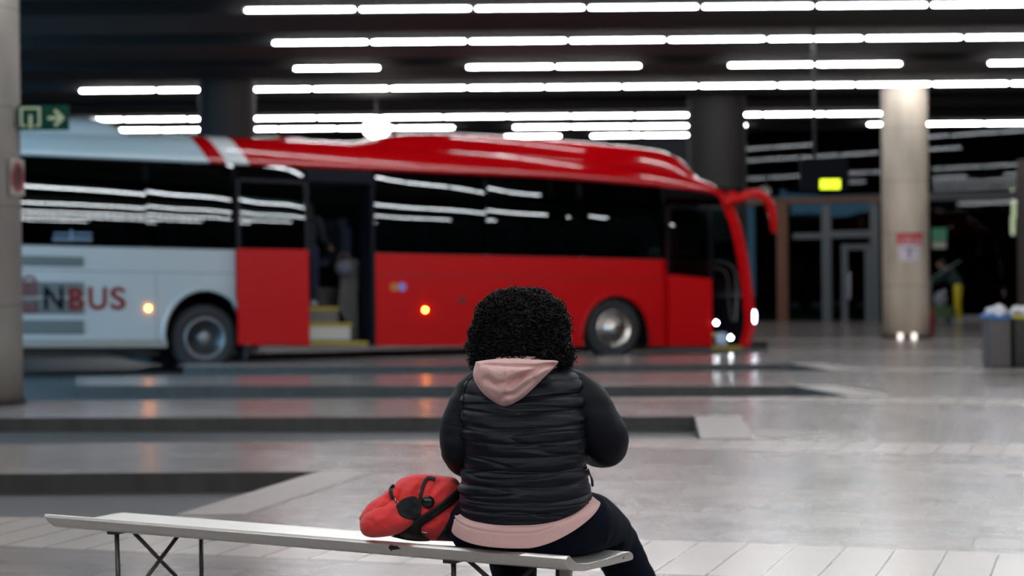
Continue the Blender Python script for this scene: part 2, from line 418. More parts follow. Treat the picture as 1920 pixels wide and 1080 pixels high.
bm = NB(); box(bm, -10.5, -10.2, -20, 17.0, -.2, 6.2); box(bm, -18.3, -18, 27.3, 62, -.2, 6.2); struct(obj('wall_left_dusk_block', bm, M['wall']))  # unseen wall added to block the dusk, with a gap beside the coach
# ------------------------------------------------------------------ columns
def column(px0, px1, Y, top, label, m, base=True, joints=()):
    a, b = at(px0, 500, Y), at(px1, 500, Y); c = ((a.x+b.x)/2, Y); r = (b.x-a.x)/2
    e = empty('column', label, 'column', (c[0], c[1], 0), group='round concrete columns')
    bm = NB(); prof = [(r, -.0)]
    top = CEIL(Y)+.05; prof += [(r, top*i/8) for i in range(1, 9)]
    lathe(bm, prof, 64, 'z'); obj('shaft', bm, m, e, smooth=True)
    if base:
        bm = NB(); lathe(bm, [(r+.03, 0), (r+.03, .055), (r+.002, .06)], 48, 'z'); obj('base_ring', bm, M['dark'], e, smooth=False)
    return e, c, r
colR, cR_, rR = column(1655, 1741, 35.9, 5.55, 'pale round concrete column with a red and white notice', M['column'])
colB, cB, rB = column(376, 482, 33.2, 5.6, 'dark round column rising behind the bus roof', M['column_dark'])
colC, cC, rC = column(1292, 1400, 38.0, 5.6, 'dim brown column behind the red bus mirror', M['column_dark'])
colL, cL, rL = column(-140, 38, 19.0, 5.55, 'grey concrete column cut by the left picture edge', concrete('column_concrete_grey', (.20, .185, .165)))
# notice on the right column
nt = empty('notice', 'paper notice with red header on the pale column', 'notice', (cR_[0], cR_[1]-rR, 1.6))
def wrap(c, r):                 # paper wrapped on a round column
    def fn(a, b, d):
        t = a/r; return (math.sin(t)*(r+d), -math.cos(t)*(r+d)+r, b)
    return fn
def patch(name, a0, a1, b0, b1, r, m, parent, off=.004):
    bm = NB(); fn = wrap(None, r); n = 8; G = []
    for i in range(n+1):
        a = a0+(a1-a0)*i/n; G.append([bm.verts.new(fn(a, b, d)) for b, d in ((b0, off), (b1, off), (b1, .0005), (b0, .0005))])
    for i in range(n):
        for j in range(4): bm.faces.new((G[i][j], G[i+1][j], G[i+1][(j+1)%4], G[i][(j+1)%4]))
    bm.faces.new(G[0]); bm.faces.new(G[-1][::-1])
    return obj(name, bm, m, parent)
Rz = 1.6
k = 1/(F/35.5)
def zz(py): return CAMH + (520-(py+.01*(1697-960)))*k
nt.location = (cR_[0], cR_[1]-rR, zz(463))
o = lambda py: zz(py)-zz(463)
patch('paper', -.235, .19, o(489), o(459), rR, M['signwhite'], nt)
patch('header', -.27, .27, o(459), o(438), rR, M['signred'], nt)
patch('symbol', -.05, .0, o(484), o(464), rR, M['signpurple'], nt, .006)
patch('symbol', -.16, .12, o(468), o(466), rR, M['signpurple'], nt, .006)
text('header_text', 'CEDA', .17, M['signwhite'], Matrix.Translation((-.225, -.012, o(457.0))) @ Matrix.Rotation(math.pi/2, 4, 'X'), nt, .003)
# round prohibition sign on the left column
ns = empty('prohibition_sign', 'pale sign with a red ring on the near left column', 'sign')
c0 = at(30, 333, 19.0-.1); ang = math.asin(max(-1, min(1, (c0.x-cL[0])/rL)))
ns.location = (cL[0]+math.sin(ang)*(rL+.004), cL[1]-math.cos(ang)*(rL+.004), at(30, 333, 19).z); ns.rotation_euler = (0, 0, ang)
bm = NB(); box(bm, -.17, .17, -.006, .0, -.19, .19); obj('plate', bm, mat('sign_plate_worn', (.30, .27, .24), .6), ns)
bm = NB(); lathe(bm, [(.16, -.006), (.16, -.011), (.12, -.011), (.12, -.006)], 40, 'y'); obj('ring', bm, mat('worn_red', (.20, .03, .04), .6), ns)
# exit sign on the near left column
ex = empty('exit_sign', 'green exit sign with door symbol and right arrow on a column', 'sign')
pc = at(81.5, 221, 18.9); ex.location = pc; ex.rotation_euler = (0, 0, .03)
bm = NB(); box(bm, -.262, .262, -.02, .02, -.128, .128); obj('panel', bm, M['green'], ex, bevel=.004)
bm = NB(); box(bm, -.42, -.255, -.015, .015, -.09, .09); obj('bracket', bm, M['dark'], ex)
def strokes(parent, name, segs, m, y=-.0205, d=.004):
    bm = NB()
    for (x0, z0, x1, z1, wd) in segs:
        a, b = Vector((x0, 0, z0)), Vector((x1, 0, z1)); t = (b-a).normalized(); q = Vector((-t.z, 0, t.x))*wd/2
        P = [a-q, a+q, b+q, b-q]; A = [bm.verts.new((p.x, y, p.z)) for p in P]; B = [bm.verts.new((p.x, y-d, p.z)) for p in P]
        bm.faces.new(A); bm.faces.new(B)
        for i in range(4): bm.faces.new((A[i], A[(i+1)%4], B[(i+1)%4], B[i]))
    return obj(name, bm, m, parent)
strokes(ex, 'door_symbol', [(-.225,-.09,-.225,.11,.025),(-.237,.10,-.025,.10,.025),(-.037,.11,-.037,-.09,.025),(-.225,-.085,-.17,-.085,.02),(-.09,-.085,-.03,-.085,.02),(-.13,.03,-.13,-.115,.035)], M['signpale'])
strokes(ex, 'arrow', [(.05,-.005,.19,-.005,.035),(.12,.075,.212,-.008,.035),(.12,-.085,.212,0,.035)], M['signpale'])
# hanging display sign
hs = empty('hanging_sign', 'dark display hung on a thin pole with a yellow lit panel', 'sign', at(1545, 330, 27.3))
zc = CEIL(27.5)-hs.location.z
bm = NB(); tube(bm, [(-.14,0,.25,.03),(-.14,0,zc,.03)], 10, 1, cap=False); obj('pole', bm, M['dark'], hs, smooth=True)
bm = NB(); box(bm, -.36, .36, -.06, .06, -.22, .27); obj('housing', bm, mat('display_housing', (.0025, .0025, .005), .8, spec=.1), hs, bevel=.01)
bm = NB(); box(bm, -.07, .23, -.066, -.058, -.20, -.055); obj('lit_panel', bm, M['led'], hs)
text('panel_text', '12', .12, M['dark'], Matrix.Translation((0.0, -.068, -.17)) @ Matrix.Rotation(math.pi/2, 4, 'X'), hs, .001)
# ------------------------------------------------------------------ glass facade with its doors
AL = math.radians(-22)
fo = ground(1550, 602); FW = Matrix.Translation(fo) @ Matrix.Rotation(AL, 4, 'Z'); FI = FW.inverted()
def fx(px, py=600):             # place along the facade of a pixel column
    d = ray(px, py); n = FW.to_3x3() @ Vector((0, 1, 0)); t = (fo-CAM).dot(n)/d.dot(n); return FI @ (CAM+d*t)
def fobj(name, bm, m, parent=None, **k):
    for v in bm.verts: v.co = (FW @ v.co) - (parent.location if parent else Vector((0,0,0)))
    return obj(name, bm, m, parent, **k)
x0, x1 = fx(1403).x, fx(2400).x
bm = NB(); box(bm, x0, x1, .0, .03, 0, 5.5); struct(fobj('window_1', bm, M['facade']))
bm = NB(); box(bm, x0-9, x0, -.02, .2, 0, 5.5); struct(fobj('wall_left', bm, M['wall']))
bm = NB(); box(bm, x0-9, x1, 3.5, 3.7, 0, 5.5); struct(fobj('wall_inner', bm, M['wall']))
de = empty('entrance_doors', 'grey framed glass double doors in the dark facade', 'door', fo)
def fpost(bm, pxa, pxb, pya, pyb, y0=-.06, y1=-.001):
    a, b = fx(pxa, pyb), fx(pxb, pya); box(bm, a.x, b.x, y0, y1, min(a.z, b.z), max(a.z, b.z))
for px0, px1, py0, py1 in ((1543,1558,385,600),(1634,1648,378,600)):
    bm = NB(); fpost(bm, px0, px1, py0, py1+4); fobj('mullion', bm, M['frame'], de)
for px0, px1, py0, py1 in ((1488,1544,437,448),(1558,1634,432,446)):
    bm = NB(); fpost(bm, px0, px1, py0, py1); fobj('transom', bm, M['frame'], de)
bm = NB(); fpost(bm, 1580, 1590, 458, 602, -.1, -.062); fpost(bm, 1590, 1632, 458, 468, -.1, -.062); fpost(bm, 1624, 1634, 468, 602, -.1, -.062)
fobj('door_leaf_frame', bm, M['frame'], de)
bm = NB(); fpost(bm, 1592, 1596, 510, 560, -.14, -.1); fobj('handle', bm, M['chrome'], de)
bf = empty('brown_portal', 'brown steel portal frame around the glass entrance', 'frame', fo)
bm = NB(); fpost(bm, 1461, 1479, 378, 604, -.22, -.1); fobj('post', bm, M['brown'], bf)
bm = NB(); fpost(bm, 1400, 1654, 370, 384, -.22, -.1); fobj('header_beam', bm, M['brown'], bf)
bm = NB(); fpost(bm, 1911, 1926, 300, 604, -.22, -.1); fobj('post', bm, mat('dark_brown_steel', (.03, .014, .01), .5), bf)
bm = NB(); box(bm, x0, x1, -.09, -.002, 3.22, 3.42); struct(fobj('trim_40', bm, M['dark']))
bm = NB(); box(bm, fx(1740).x, x1, -.05, -.002, .0, .16); struct(fobj('baseboard_right', bm, mat('base_band', (.16, .16, .16), .5)))
# small lamps behind the facade glass
wl = mat('warm_glow', (.9, .85, .7), .5, emit=(1, .88, .55), es=60)
for i, (px, py, h) in enumerate(((1895, 359, .10), (1898, 392, .42), (1896, 422, .42))):
    p = fx(px, py); bm = NB(); tube(bm, [(p.x, .35, p.z-h/2, .055), (p.x, .35, p.z+h/2, .055)], 12, 1)
    o_ = fobj('wall_lamp', bm, wl, None, smooth=True)
    tag(o_, ('small round', 'long upper', 'long lower')[i] + ' warm lamp glowing inside the dark glass facade', 'lamp')
bm = NB(); p = fx(1611, 420); box(bm, p.x-.05, p.x+.05, .1, .2, p.z-.2, p.z+.2); tag(fobj('glow_panel', bm, mat('dim_glow', (.5,.5,.4), .5, emit=(.7,.75,.6), es=.35)), 'dim pale light above the glass doors', 'lamp')
bm = NB(); p = fx(1762, 440); box(bm, p.x-.2, p.x+.2, -.12, -.08, p.z-.17, p.z+.17)
e = tag(fobj('exit_notice', bm, mat('dim_green', (.01, .09, .04), .5, emit=(.05, .4, .18), es=.04)), 'small green sign beside the pale column', 'sign')
bm = NB(); p = fx(1762, 456); box(bm, p.x-.18, p.x+.18, -.12, -.08, p.z-.14, p.z+.04)
tag(fobj('pale_notice', bm, mat('pale_notice', (.3, .3, .24), .5)), 'pale notice under the small green sign', 'sign')
p = at(1744, 580, 36.5)
fe = empty('fire_extinguisher', 'dark red extinguisher standing beside the pale column', 'fire extinguisher', (p.x, 36.5, 0))
bm = NB(); lathe(bm, [(.08, .02), (.085, .06), (.085, .50), (.05, .58), (.03, .62)], 20, 'z'); obj('cylinder', bm, mat('dull_red', (.22, .008, .015), .5), fe, smooth=True)
bm = NB(); box(bm, -.05, .05, -.015, .015, .6, .68); obj('valve', bm, M['dark'], fe)
# bollard lights / floor spots at the column foot
for i, px in enumerate((1688, 1714)):
    p = at(px, 631, 35.2); bm = NB(); lathe(bm, [(.045, 0), (.045, .10), (.04, .12)], 16, 'z', (p.x, 35.2, 0))
    tag(obj('column_spot', bm, mat('pale_spot', (.8,.75,.72), .3, emit=(1,.9,.85), es=.8), smooth=True), ('bright', 'dimmer')[i]+' small pale floor light at the column foot', 'light')
# ------------------------------------------------------------------ litter bins
def litter_bin(px0, px1, Y, label, m, bag, bag2, lb2):
    a, b = at(px0, 600, Y), at(px1, 600, Y); W = b.x-a.x; h = at(px0, 588, Y).z
    e = empty('litter_bin', label, 'bin', (a.x+W/2, Y+.2, 0), group='litter bins')
    bm = NB(); box(bm, -W/2, W/2, -.2, .25, .02, h); obj('body', bm, m, e, bevel=.012)
    bm = NB(); box(bm, -W/2+.03, W/2-.03, -.17, .22, 0, .03); obj('plinth', bm, M['dark'], e)
    bm = NB()
    def fn(p):
        if p.z < 0: p.z *= .5
        p += Vector((0, 0, .02*math.sin(p.x*30)+.015*math.sin(p.y*37+1))); return p
    ell(bm, (0, .02, h), (W/2+.012, .25, .10), None, 3, fn)
    o_ = obj('bag', bm, bag, e, smooth=True); o_['label'] = lb2
    bm = NB(); tube(bm, [(-W/2-.006,-.21,h-.05,.03),(-W/2-.01,.0,h-.03,.032),(-W/2-.006,.25,h-.05,.03)], 8, 3)
    tube(bm, [(-W/2,-.212,h-.04,.024),(0,-.215,h-.06,.026),(W/2,-.212,h-.04,.024)], 8, 3)
    o_ = obj('bag_rim', bm, bag2, e, smooth=True)
litter_bin(1858, 1895, 24.1, 'dark grey litter bin with pale bag at the right edge', M['bin_a'], M['bag'], M['bluebag'], 'crumpled pale bag')
litter_bin(1902, 1966, 24.15, 'black litter bin cut by the right picture edge', M['bin_b'], M['bag'], M['yellowbag'], 'crumpled pale bag')
# bright lamp behind the bus roof
fl_ = empty('flood_lamp', 'bright warm white lamp glowing above the bus roof', 'lamp', at(706, 241, 36.8))
bm = NB(); ell(bm, (0,0,0), (.27,.18,.19), None, 3); obj('globe', bm, M['flood'], fl_, smooth=True)
bm = NB(); tube(bm, [(0,0,.18,.02),(0,0,CEIL(35)-fl_.location.z,.02)], 8, 1, cap=False); obj('stem', bm, M['dark'], fl_)
# ------------------------------------------------------------------ the red and white coach
YAW = math.radians(24.5)
BO = Vector((-4.71, 27.9, ROADZ))
bus = empty('coach_bus', 'red and white coach with open doors standing in the bus bay', 'bus', BO, YAW)
BW = Matrix.Translation(BO) @ Matrix.Rotation(YAW, 4, 'Z'); BI = BW.inverted(); SAG = .0248
def bxz(px, py, y=0.0):        # place on the coach's side of something seen in the photograph (x along, z in its own level)
    d = BI.to_3x3() @ ray(px, py); o_ = BI @ CAM; p = o_ + d*((y-o_.y)/d.y); return (p.x, p.z + SAG*p.x)
def bx(px, py=540, y=0.0): return bxz(px, py, y)[0]
def bz_(px, py, y=0.0): return bxz(px, py, y)[1]
def bobj(name, bm, m, parent=bus, **k):
    for v in bm.verts: v.co.z -= SAG*v.co.x
    return obj(name, bm, m, parent, **k)
def side(a, b, d): return (a, d, b)
WID = 2.55; Z0, ZB, ZR = .40, 1.90, 3.20
X0, X9 = -3.35, 9.62
XD0, XD1 = bx(580), bx(701)            # rear entrance
XF0, XF1 = bx(1334), bx(1388)          # front entrance
XW2 = 7.12
def arch(cx, n=14, rx=.64, rz=.70, z=.55):
    out = []
    for i in range(n+1):
        t = math.pi*(1-i/n); out.append((cx+rx*math.cos(t), z+rz*math.sin(t)))
    return [(cx-rx, Z0)]+out+[(cx+rx, Z0)]
def side_panels(y0, y1, openings, tagname):
    bm = NB(); white = [(X0, Z0)]+arch(0)+[(.70, Z0), (.47, .95), (.47, ZB), (X0, ZB)]
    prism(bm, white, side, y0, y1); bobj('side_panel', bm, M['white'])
    a, b = (XD0, XD1) if openings else (1.66, 1.661)
    bm = NB(); prism(bm, [(.70, Z0), (a, Z0), (a, ZB), (.47, ZB), (.47, .95)], side, y0, y1); bobj('side_panel', bm, M['red'])
    bm = NB(); prism(bm, [(b, Z0)]+arch(XW2)+[((XF0 if openings else X9), Z0), ((XF0 if openings else X9), ZB), (b, ZB)], side, y0, y1); bobj('side_panel', bm, M['red'])
side_panels(0, .05, True, 'near'); side_panels(WID-.05, WID, False, 'far')
# seams, lower dirt band
bm = NB(); z = bz_(200, 509)
box(bm, X0, .47, -.003, .001, z-.008, z+.008); bobj('panel_seam', bm, M['rim'])
bm = NB(); z = bz_(800, 516); box(bm, XD1+.02, 8.1, -.003, .001, z-.008, z+.008); bobj('panel_seam', bm, mat('dark_red', (.2,.0,.0), .4))
bm = NB(); x = bx(293); box(bm, x-.006, x+.006, -.003, .001, Z0, bz_(293, 510)); bobj('panel_seam', bm, M['rim'])
bm = NB(); box(bm, X0, bx(312), -.012, .001, Z0-.02, Z0+.10); bobj('side_sill', bm, mat('grimy_white', (.28,.27,.24), .7))
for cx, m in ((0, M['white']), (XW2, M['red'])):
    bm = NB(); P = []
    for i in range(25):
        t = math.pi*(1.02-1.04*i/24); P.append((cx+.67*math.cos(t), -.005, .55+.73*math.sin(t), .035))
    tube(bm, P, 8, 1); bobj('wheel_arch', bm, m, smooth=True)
    bm = NB()                                    # dark wheel housing
    P = arch(cx)
    for i in range(len(P)-1):
        (a, b), (c, d) = P[i], P[i+1]
        v = [bm.verts.new(q) for q in ((a, .02, b), (c, .02, d), (c, .75, d), (a, .75, b))]; bm.faces.new(v)
    bobj('wheel_housing', bm, M['black'])
# grilles on the engine flank
def grille(pxa, pxb, pya, pyb, n, dark):
    xa, xb = bx(pxa, (pya+pyb)/2), bx(pxb, (pya+pyb)/2); za, zb = bz_(pxb, pyb), bz_(pxb, pya)
    bm = NB(); box(bm, xa, xb, -.006, .0, za, zb); g = bobj('engine_grille', bm, dark)
    bm = NB()
    for i in range(n):
        x = xa+(xb-xa)*(i+.5)/n; box(bm, x-.009, x+.009, -.018, -.006, za+.01, zb-.01)
    s = bobj('slats', bm, mat('slat_grey', (.17,.20,.20), .6, spec=.2), g); return g
XG = 8
grille(XG, 157, 482, 500, 48, M['dark']); grille(XG, 158, 530, 556, 48, M['dark']); grille(XG, 158, 561, 589, 48, M['dark']); grille(XG, 158, 601, 627, 48, M['dark'])
# lettering
def letter(ch, pxa, pxb, pyb, pyt, m, y=-.02):
    x0_, z0_ = bxz(pxa, pyb); x1_, z1_ = bxz(pxb, pyt); h = z1_-z0_
    t = text('letter_'+ch.lower(), ch, 1.0, m, Matrix.Identity(4), None, .003, .022)
    me = t.data; xs = [v.co.x for v in me.vertices]; ys = [v.co.y for v in me.vertices]
    mnx, mxx, mny, mxy = min(xs), max(xs), min(ys), max(ys)
    for v in me.vertices:
        a = x0_+(v.co.x-mnx)/(mxx-mnx)*(x1_-x0_); b = z0_+(v.co.y-mny)/(mxy-mny)*h
        v.co = (a, y-v.co.z*1.0, b - SAG*a)
    t.parent = bus; return t
letter('N', 82, 118, 581, 537, M['navy_txt'], -.024); letter('B', 129, 157, 581, 540, M['red_txt'], -.024)
letter('U', 166, 200, 581, 538, M['red_txt'], -.008); letter('S', 207, 235, 581, 538, M['red_txt'], -.008)
# castle emblem left of the letters
bm = NB()
def eb(a, b, c, d):
    xa, za = bxz(a, d); xb, zb = bxz(b, c); box(bm, xa, xb, -.028, -.019, za, zb)
for a, b, c, d in ((40,47,533,552),(50,57,533,552),(61,68,533,552),(40,68,553,556),(38,46,564,583),(50,57,567,583),(61,70,564,583),(38,70,584,587),(42,66,528,532)): eb(a, b, c, d)
for i in range(7):
    t = math.pi*i/6; x_, z_ = bxz(54+12*math.cos(t), 528-9*math.sin(t)); ell(bm, (x_, -.02, z_), (.022,.006,.028), None, 1)
bobj('castle_emblem', bm, mat('emblem_red', (.13,.03,.04), .5))
# small writing on the rear window band
x_, z_ = bxz(98, 451)
for j, (s_, dz) in enumerate((('Autobusos', .045), ('www.bus.cat', -.02))): pass
bm = NB()
for (a, b, c, d) in ((100,128,437,440),(138,172,437,440),(98,130,446,451),(136,172,446,451),(130,136,432,452)):
    xa, za = bxz(a, d); xb, zb = bxz(b, c); box(bm, xa, xb, -.026, -.02, za, zb)
bobj('window_lettering', bm, M['pale_txt'])
# window band : one pane each side of every pillar
def pane(xa, xb, za, zb, y=0.0, sgn=-1, name='window_pane', parent=bus, bul=.02, zfn=None, ztop=None):
    bm = NB(); nx, nz = 16, 10; G = []
    for i in range(nx+1):
        row = []
        for j in range(nz+1):
            u, v = i/nx, j/nz; x = xa+(xb-xa)*u; zt = ztop(x) if ztop else zb; zl = zfn(x) if zfn else za
            z = zl+(zt-zl)*v
            lean = .06*max(0, (z-ZB)/(ZR-ZB))**2
            row.append(bm.verts.new((x, y-sgn*lean+sgn*bul*(1-(2*u-1)**4)*.5+sgn*bul*.5*math.sin(math.pi*min(1,max(0,v))), z)))
        G.append(row)
    for i in range(nx):
        for j in range(nz): bm.faces.new((G[i][j], G[i+1][j], G[i+1][j+1], G[i][j+1]))
    o_ = bobj(name, bm, M['busglass'], parent, smooth=True)
    return o_
def redge(x):                  # lower edge of the roof: droops towards the nose
    return ZR + .02 - (.0 if x < 5 else .0085*(x-5)**2)
edges = [X0, bx(276), .45]
P1 = [(X0, edges[1]-.006), (edges[1]+.006, .46), (XD1+.03, bx(913)-.006), (bx(913)+.006, bx(1090)-.006), (bx(1090)+.006, bx(1246)), ]
for xa, xb in P1: pane(xa, xb, ZB, ZR, ztop=redge)
pane(.50, XD0-.02, ZB, ZR, ztop=redge, name='window_pane')
for xa, xb in ((X0, -.9), (-.85, 2.0), (2.05, 4.7), (4.75, 7.0), (7.05, X9)): pane(xa, xb, ZB, ZR, WID, 1, ztop=redge)
bm = NB()                       # pillars and rails behind the glass
for x in (X0+.02, edges[1], .47, XD0-.03, XD1+.02, bx(913), bx(1090), bx(1247)):
    box(bm, x-.045, x+.045, .03, .10, ZB, ZR-.06)
box(bm, X0, XD0, .02, .09, ZB-.03, ZB+.05); box(bm, XD1, XF0, .02, .09, ZB-.03, ZB+.05)
box(bm, X0, XF1+.1, .075, .14, ZR-.22, ZR-.02)
bobj('window_pillars', bm, M['pillar'])
bm = NB(); box(bm, X0, X9, WID-.14, WID-.09, ZR-.2, ZR); 
for x in (-.87, 2.02, 4.72, 7.02): box(bm, x-.05, x+.05, WID-.12, WID-.05, ZB, ZR)
bobj('window_pillars', bm, M['pillar'])
bm = NB()                       # hidden black sill just above the paint
box(bm, X0, XD0, -.002, .04, ZB-.012, ZB+.012); box(bm, XD1, XF0, -.002, .04, ZB-.012, ZB+.012); bobj('window_gasket', bm, M['black'])
# roof
def roof_mat():
    m = bpy.data.materials.new('roof_livery_dusk_tint'); n, l = nodes_of(m); b = n['Principled BSDF']
    tc = n.new('ShaderNodeTexCoord'); sp = n.new('ShaderNodeSeparateXYZ'); l.new(tc.outputs['Object'], sp.inputs[0])
    def mt(op, a, b_):
        q = n.new('ShaderNodeMath'); q.operation = op
        for i, v in enumerate((a, b_)):
            if isinstance(v, (int, float)): q.inputs[i].default_value = v
            else: l.new(v, q.inputs[i])
        return q.outputs[0]
    u = mt('ADD', sp.outputs[0], mt('MULTIPLY', mt('SUBTRACT', sp.outputs[2], 3.22), .62))
    g = mt('GREATER_THAN', u, .08); w_ = mt('MULTIPLY', mt('GREATER_THAN', u, .35), mt('LESS_THAN', u, .71))
    red = mt('MULTIPLY', g, mt('SUBTRACT', 1, w_))
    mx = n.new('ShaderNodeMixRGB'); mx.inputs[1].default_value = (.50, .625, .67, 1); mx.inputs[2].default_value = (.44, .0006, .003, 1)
    m0 = n.new('ShaderNodeMixRGB'); m0.inputs[1].default_value = (.50, .625, .67, 1); m0.inputs[2].default_value = (.72, .73, .73, 1)  # rear white carries the cyan of the dusk light; the stripe stays white
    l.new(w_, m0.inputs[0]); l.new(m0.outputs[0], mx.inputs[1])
    l.new(red, mx.inputs[0]); l.new(mx.outputs[0], b.inputs['Base Color']); b.inputs['Roughness'].default_value = .16
    b.inputs['Coat Weight'].default_value = .8; b.inputs['Coat Roughness'].default_value = .05; return m
M['roof'] = roof_mat()
def rtop(x):
    pts = [(X0-.1, 3.66), (1.0, 3.72), (3.0, 3.73), (5.5, 3.68), (7.3, 3.58), (8.3, 3.50), (9.0, 3.36), (9.35, 3.22), (9.62, 2.98)]
    for (a, za), (b, zb) in zip(pts[:-1], pts[1:]):
        if x <= b: return za+(zb-za)*(x-a)/(b-a)
    return pts[-1][1]
xs = [X0+.02+(9.0-X0)*i/60 for i in range(61)]+[9.1, 9.2, 9.3, 9.4, 9.5, 9.58, 9.62]
bm = NB(); rings = []
for x in xs:
    zl = min(redge(x), 3.3); zt = rtop(x); h = zt-zl; ring = []
    if x > 9: zl = redge(9.0) + (x-9)*(-.35); h = max(zt-zl, .03)
    ins = .0 if x < 9 else (x-9)**2*.25
    prof = [(.10, .0), (.012, .0), (.0, .06), (.015, .22), (.055, .45), (.15, .72), (.32, .88), (.65, .965), (1.275, 1.0)]
    prof += [(WID-a, b) for a, b in prof[::-1][1:]]
    for a, b in prof:
        a2 = min(max(a, ins), WID-ins) if a < 1.2 or a > 1.3 else a
        ring.append(bm.verts.new((x, a2, zl+h*b)))
    rings.append(ring)
for i in range(len(rings)-1):
    for j in range(len(rings[0])-1): bm.faces.new((rings[i][j], rings[i+1][j], rings[i+1][j+1], rings[i][j+1]))
bm.faces.new(rings[0]); bm.faces.new(rings[-1][::-1])
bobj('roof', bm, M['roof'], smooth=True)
M['pod_white'] = mat('roof_unit_dusk_tint', (.50, .625, .67), .3, coat=.4)  # same dusk-light tint put into the white roof unit
def pod(pts, y0, y1, m, name='roof_unit', edge=.16):   # pts: (x, height) over the length, with rounded shoulders
    bm = NB(); rings = []
    for x, z in spline(pts, 4):
        zb = rtop(x)-.10; h = z-zb; ring = []
        for a, b in ((0, 0), (.02, .45), (.09, .8), (.25, 1), (.5, 1.02), (.75, 1), (.91, .8), (.98, .45), (1, 0)):
            ring.append(bm.verts.new((x, y0+(y1-y0)*a, zb+h*b)))
        rings.append(ring)
    for i in range(len(rings)-1):
        for j in range(8): bm.faces.new((rings[i][j], rings[i+1][j], rings[i+1][j+1], rings[i][j+1]))
    bm.faces.new(rings[0]); bm.faces.new(rings[-1][::-1])
    return bobj(name, bm, m, smooth=True)
def rz_(px, py, y): x, z = bxz(px, py, y); return (x, z)
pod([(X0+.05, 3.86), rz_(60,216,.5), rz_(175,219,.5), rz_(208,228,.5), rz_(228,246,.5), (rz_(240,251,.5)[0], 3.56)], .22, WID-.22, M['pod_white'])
pod([(rz_(655,262,.5)[0], 3.68), rz_(700,259,.5), rz_(760,249,.5), rz_(860,248,.5), rz_(1000,256,.5), rz_(1120,265,.5), rz_(1215,274,.5), rz_(1248,280,.5), rz_(1275,293,.5), (rz_(1300,302,.5)[0], 3.36)], .24, WID-.24, M['gloss_red'])
pod([(rz_(490,260,.6)[0], 3.70), rz_(512,256,.6), rz_(545,256,.6), (rz_(590,262,.6)[0], 3.70)], .3, WID-.3, M['gloss_red'], 'roof_hatch')
# nose
prof_px = [(1404,648),(1412,622),(1414,600),(1411,560),(1404,505),(1396,460),(1386,420),(1375,392),(1364,368)]
nose = [bxz(a, b, .02) for a, b in prof_px]           # (x, z) from the bottom up
nose = [(x, z) for x, z in nose]
nose += [(9.64, 3.02), (9.5, 3.12)]
bm = NB(); rings = []
plan = [(0.0, -.16), (.0, .0), (.02, .06), (.10, .13), (.35, .20), (.8, .26), (1.275, .28)]
plan += [(WID-a, b) for a, b in plan[::-1][1:]]
for x, z in nose:
    rings.append([bm.verts.new((x-.05+b*(.85 if z > 2.9 else 1) - (.0), a, z)) for a, b in plan])
for i in range(len(rings)-1):
    for j in range(len(plan)-1):
        z = (nose[i][1]+nose[i+1][1])/2
        f = bm.faces.new((rings[i][j], rings[i][j+1], rings[i+1][j+1], rings[i+1][j]))
        f.material_index = 1 if (1.35 < z < 3.0 and 2 < j < len(plan)-4) else 0
bobj('front_shell', bm, [M['red'], M['busglass']], smooth=True)
bm = NB()                       # near corner pillar and bumper edge
tube(bm, [(x-.02, .035, z, .065 if z > 1.7 else .075) for x, z in nose[:-1]], 10, 2, flat=.6); bobj('corner_pillar', bm, M['red'], smooth=True)
bm = NB(); x_, z_ = bxz(1411, 594, 0); ell(bm, (x_+.02, .02, z_), (.05, .05, .15)); bobj('head_lamp', bm, M['headlamp'], smooth=True)
bm = NB(); ell(bm, (x_+.02, WID-.02, z_), (.05, .05, .15)); bobj('head_lamp', bm, M['headlamp'], smooth=True)
bm = NB(); rings = []
for x, z in nose[:-2]:
    rings.append([bm.verts.new((x-.13+q*.9, a_, z)) for a_, q in plan[1:-1]])
for i in range(len(rings)-1):
    for j in range(len(rings[0])-1):
        if (nose[i][1]+nose[i+1][1])/2 > 1.45: continue
        bm.faces.new((rings[i][j], rings[i][j+1], rings[i+1][j+1], rings[i+1][j]))
bmesh.ops.remove_doubles(bm, verts=bm.verts, dist=.0001)
for v_ in [v for v in bm.verts if not v.link_faces]: bm.verts.remove(v_)
bobj('cab_lining', bm, mat('cab_lining_dark', (.004,.005,.010), .7, spec=.15))
bm = NB(); box(bm, XF0-.05, 9.6, .97, 1.0, .45, 1.9); bobj('cab_partition', bm, M['pillar'])
bm = NB(); box(bm, XF0-.06, XF0-.03, .06, 1.0, .42, ZB); bobj('stairwell_wall', bm, M['pillar'])
# rear wall
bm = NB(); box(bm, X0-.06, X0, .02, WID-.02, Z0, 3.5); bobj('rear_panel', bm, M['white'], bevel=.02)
# mirror arm
bm = NB()
mp_ = [(1362,376,.05,.085),(1385,371,.03,.075),(1405,364,.0,.08),(1425,365,-.02,.09),(1440,380,-.03,.095),(1447,402,-.03,.095),(1450,430,-.03,.07)]
tube(bm, [(bxz(a,b,y)[0], y-.02, bxz(a,b,y)[1], r*1.12) for a,b,y,r in mp_], 14, 4, flat=.75); mir = bobj('mirror_arm', bm, M['red'], smooth=True)
x_, z_ = bxz(1449, 412, -.03); bm = NB(); ell(bm, (x_-.06, .0, z_), (.03,.09,.15)); bobj('mirror_glass', bm, M['busglass'], mir, smooth=True)
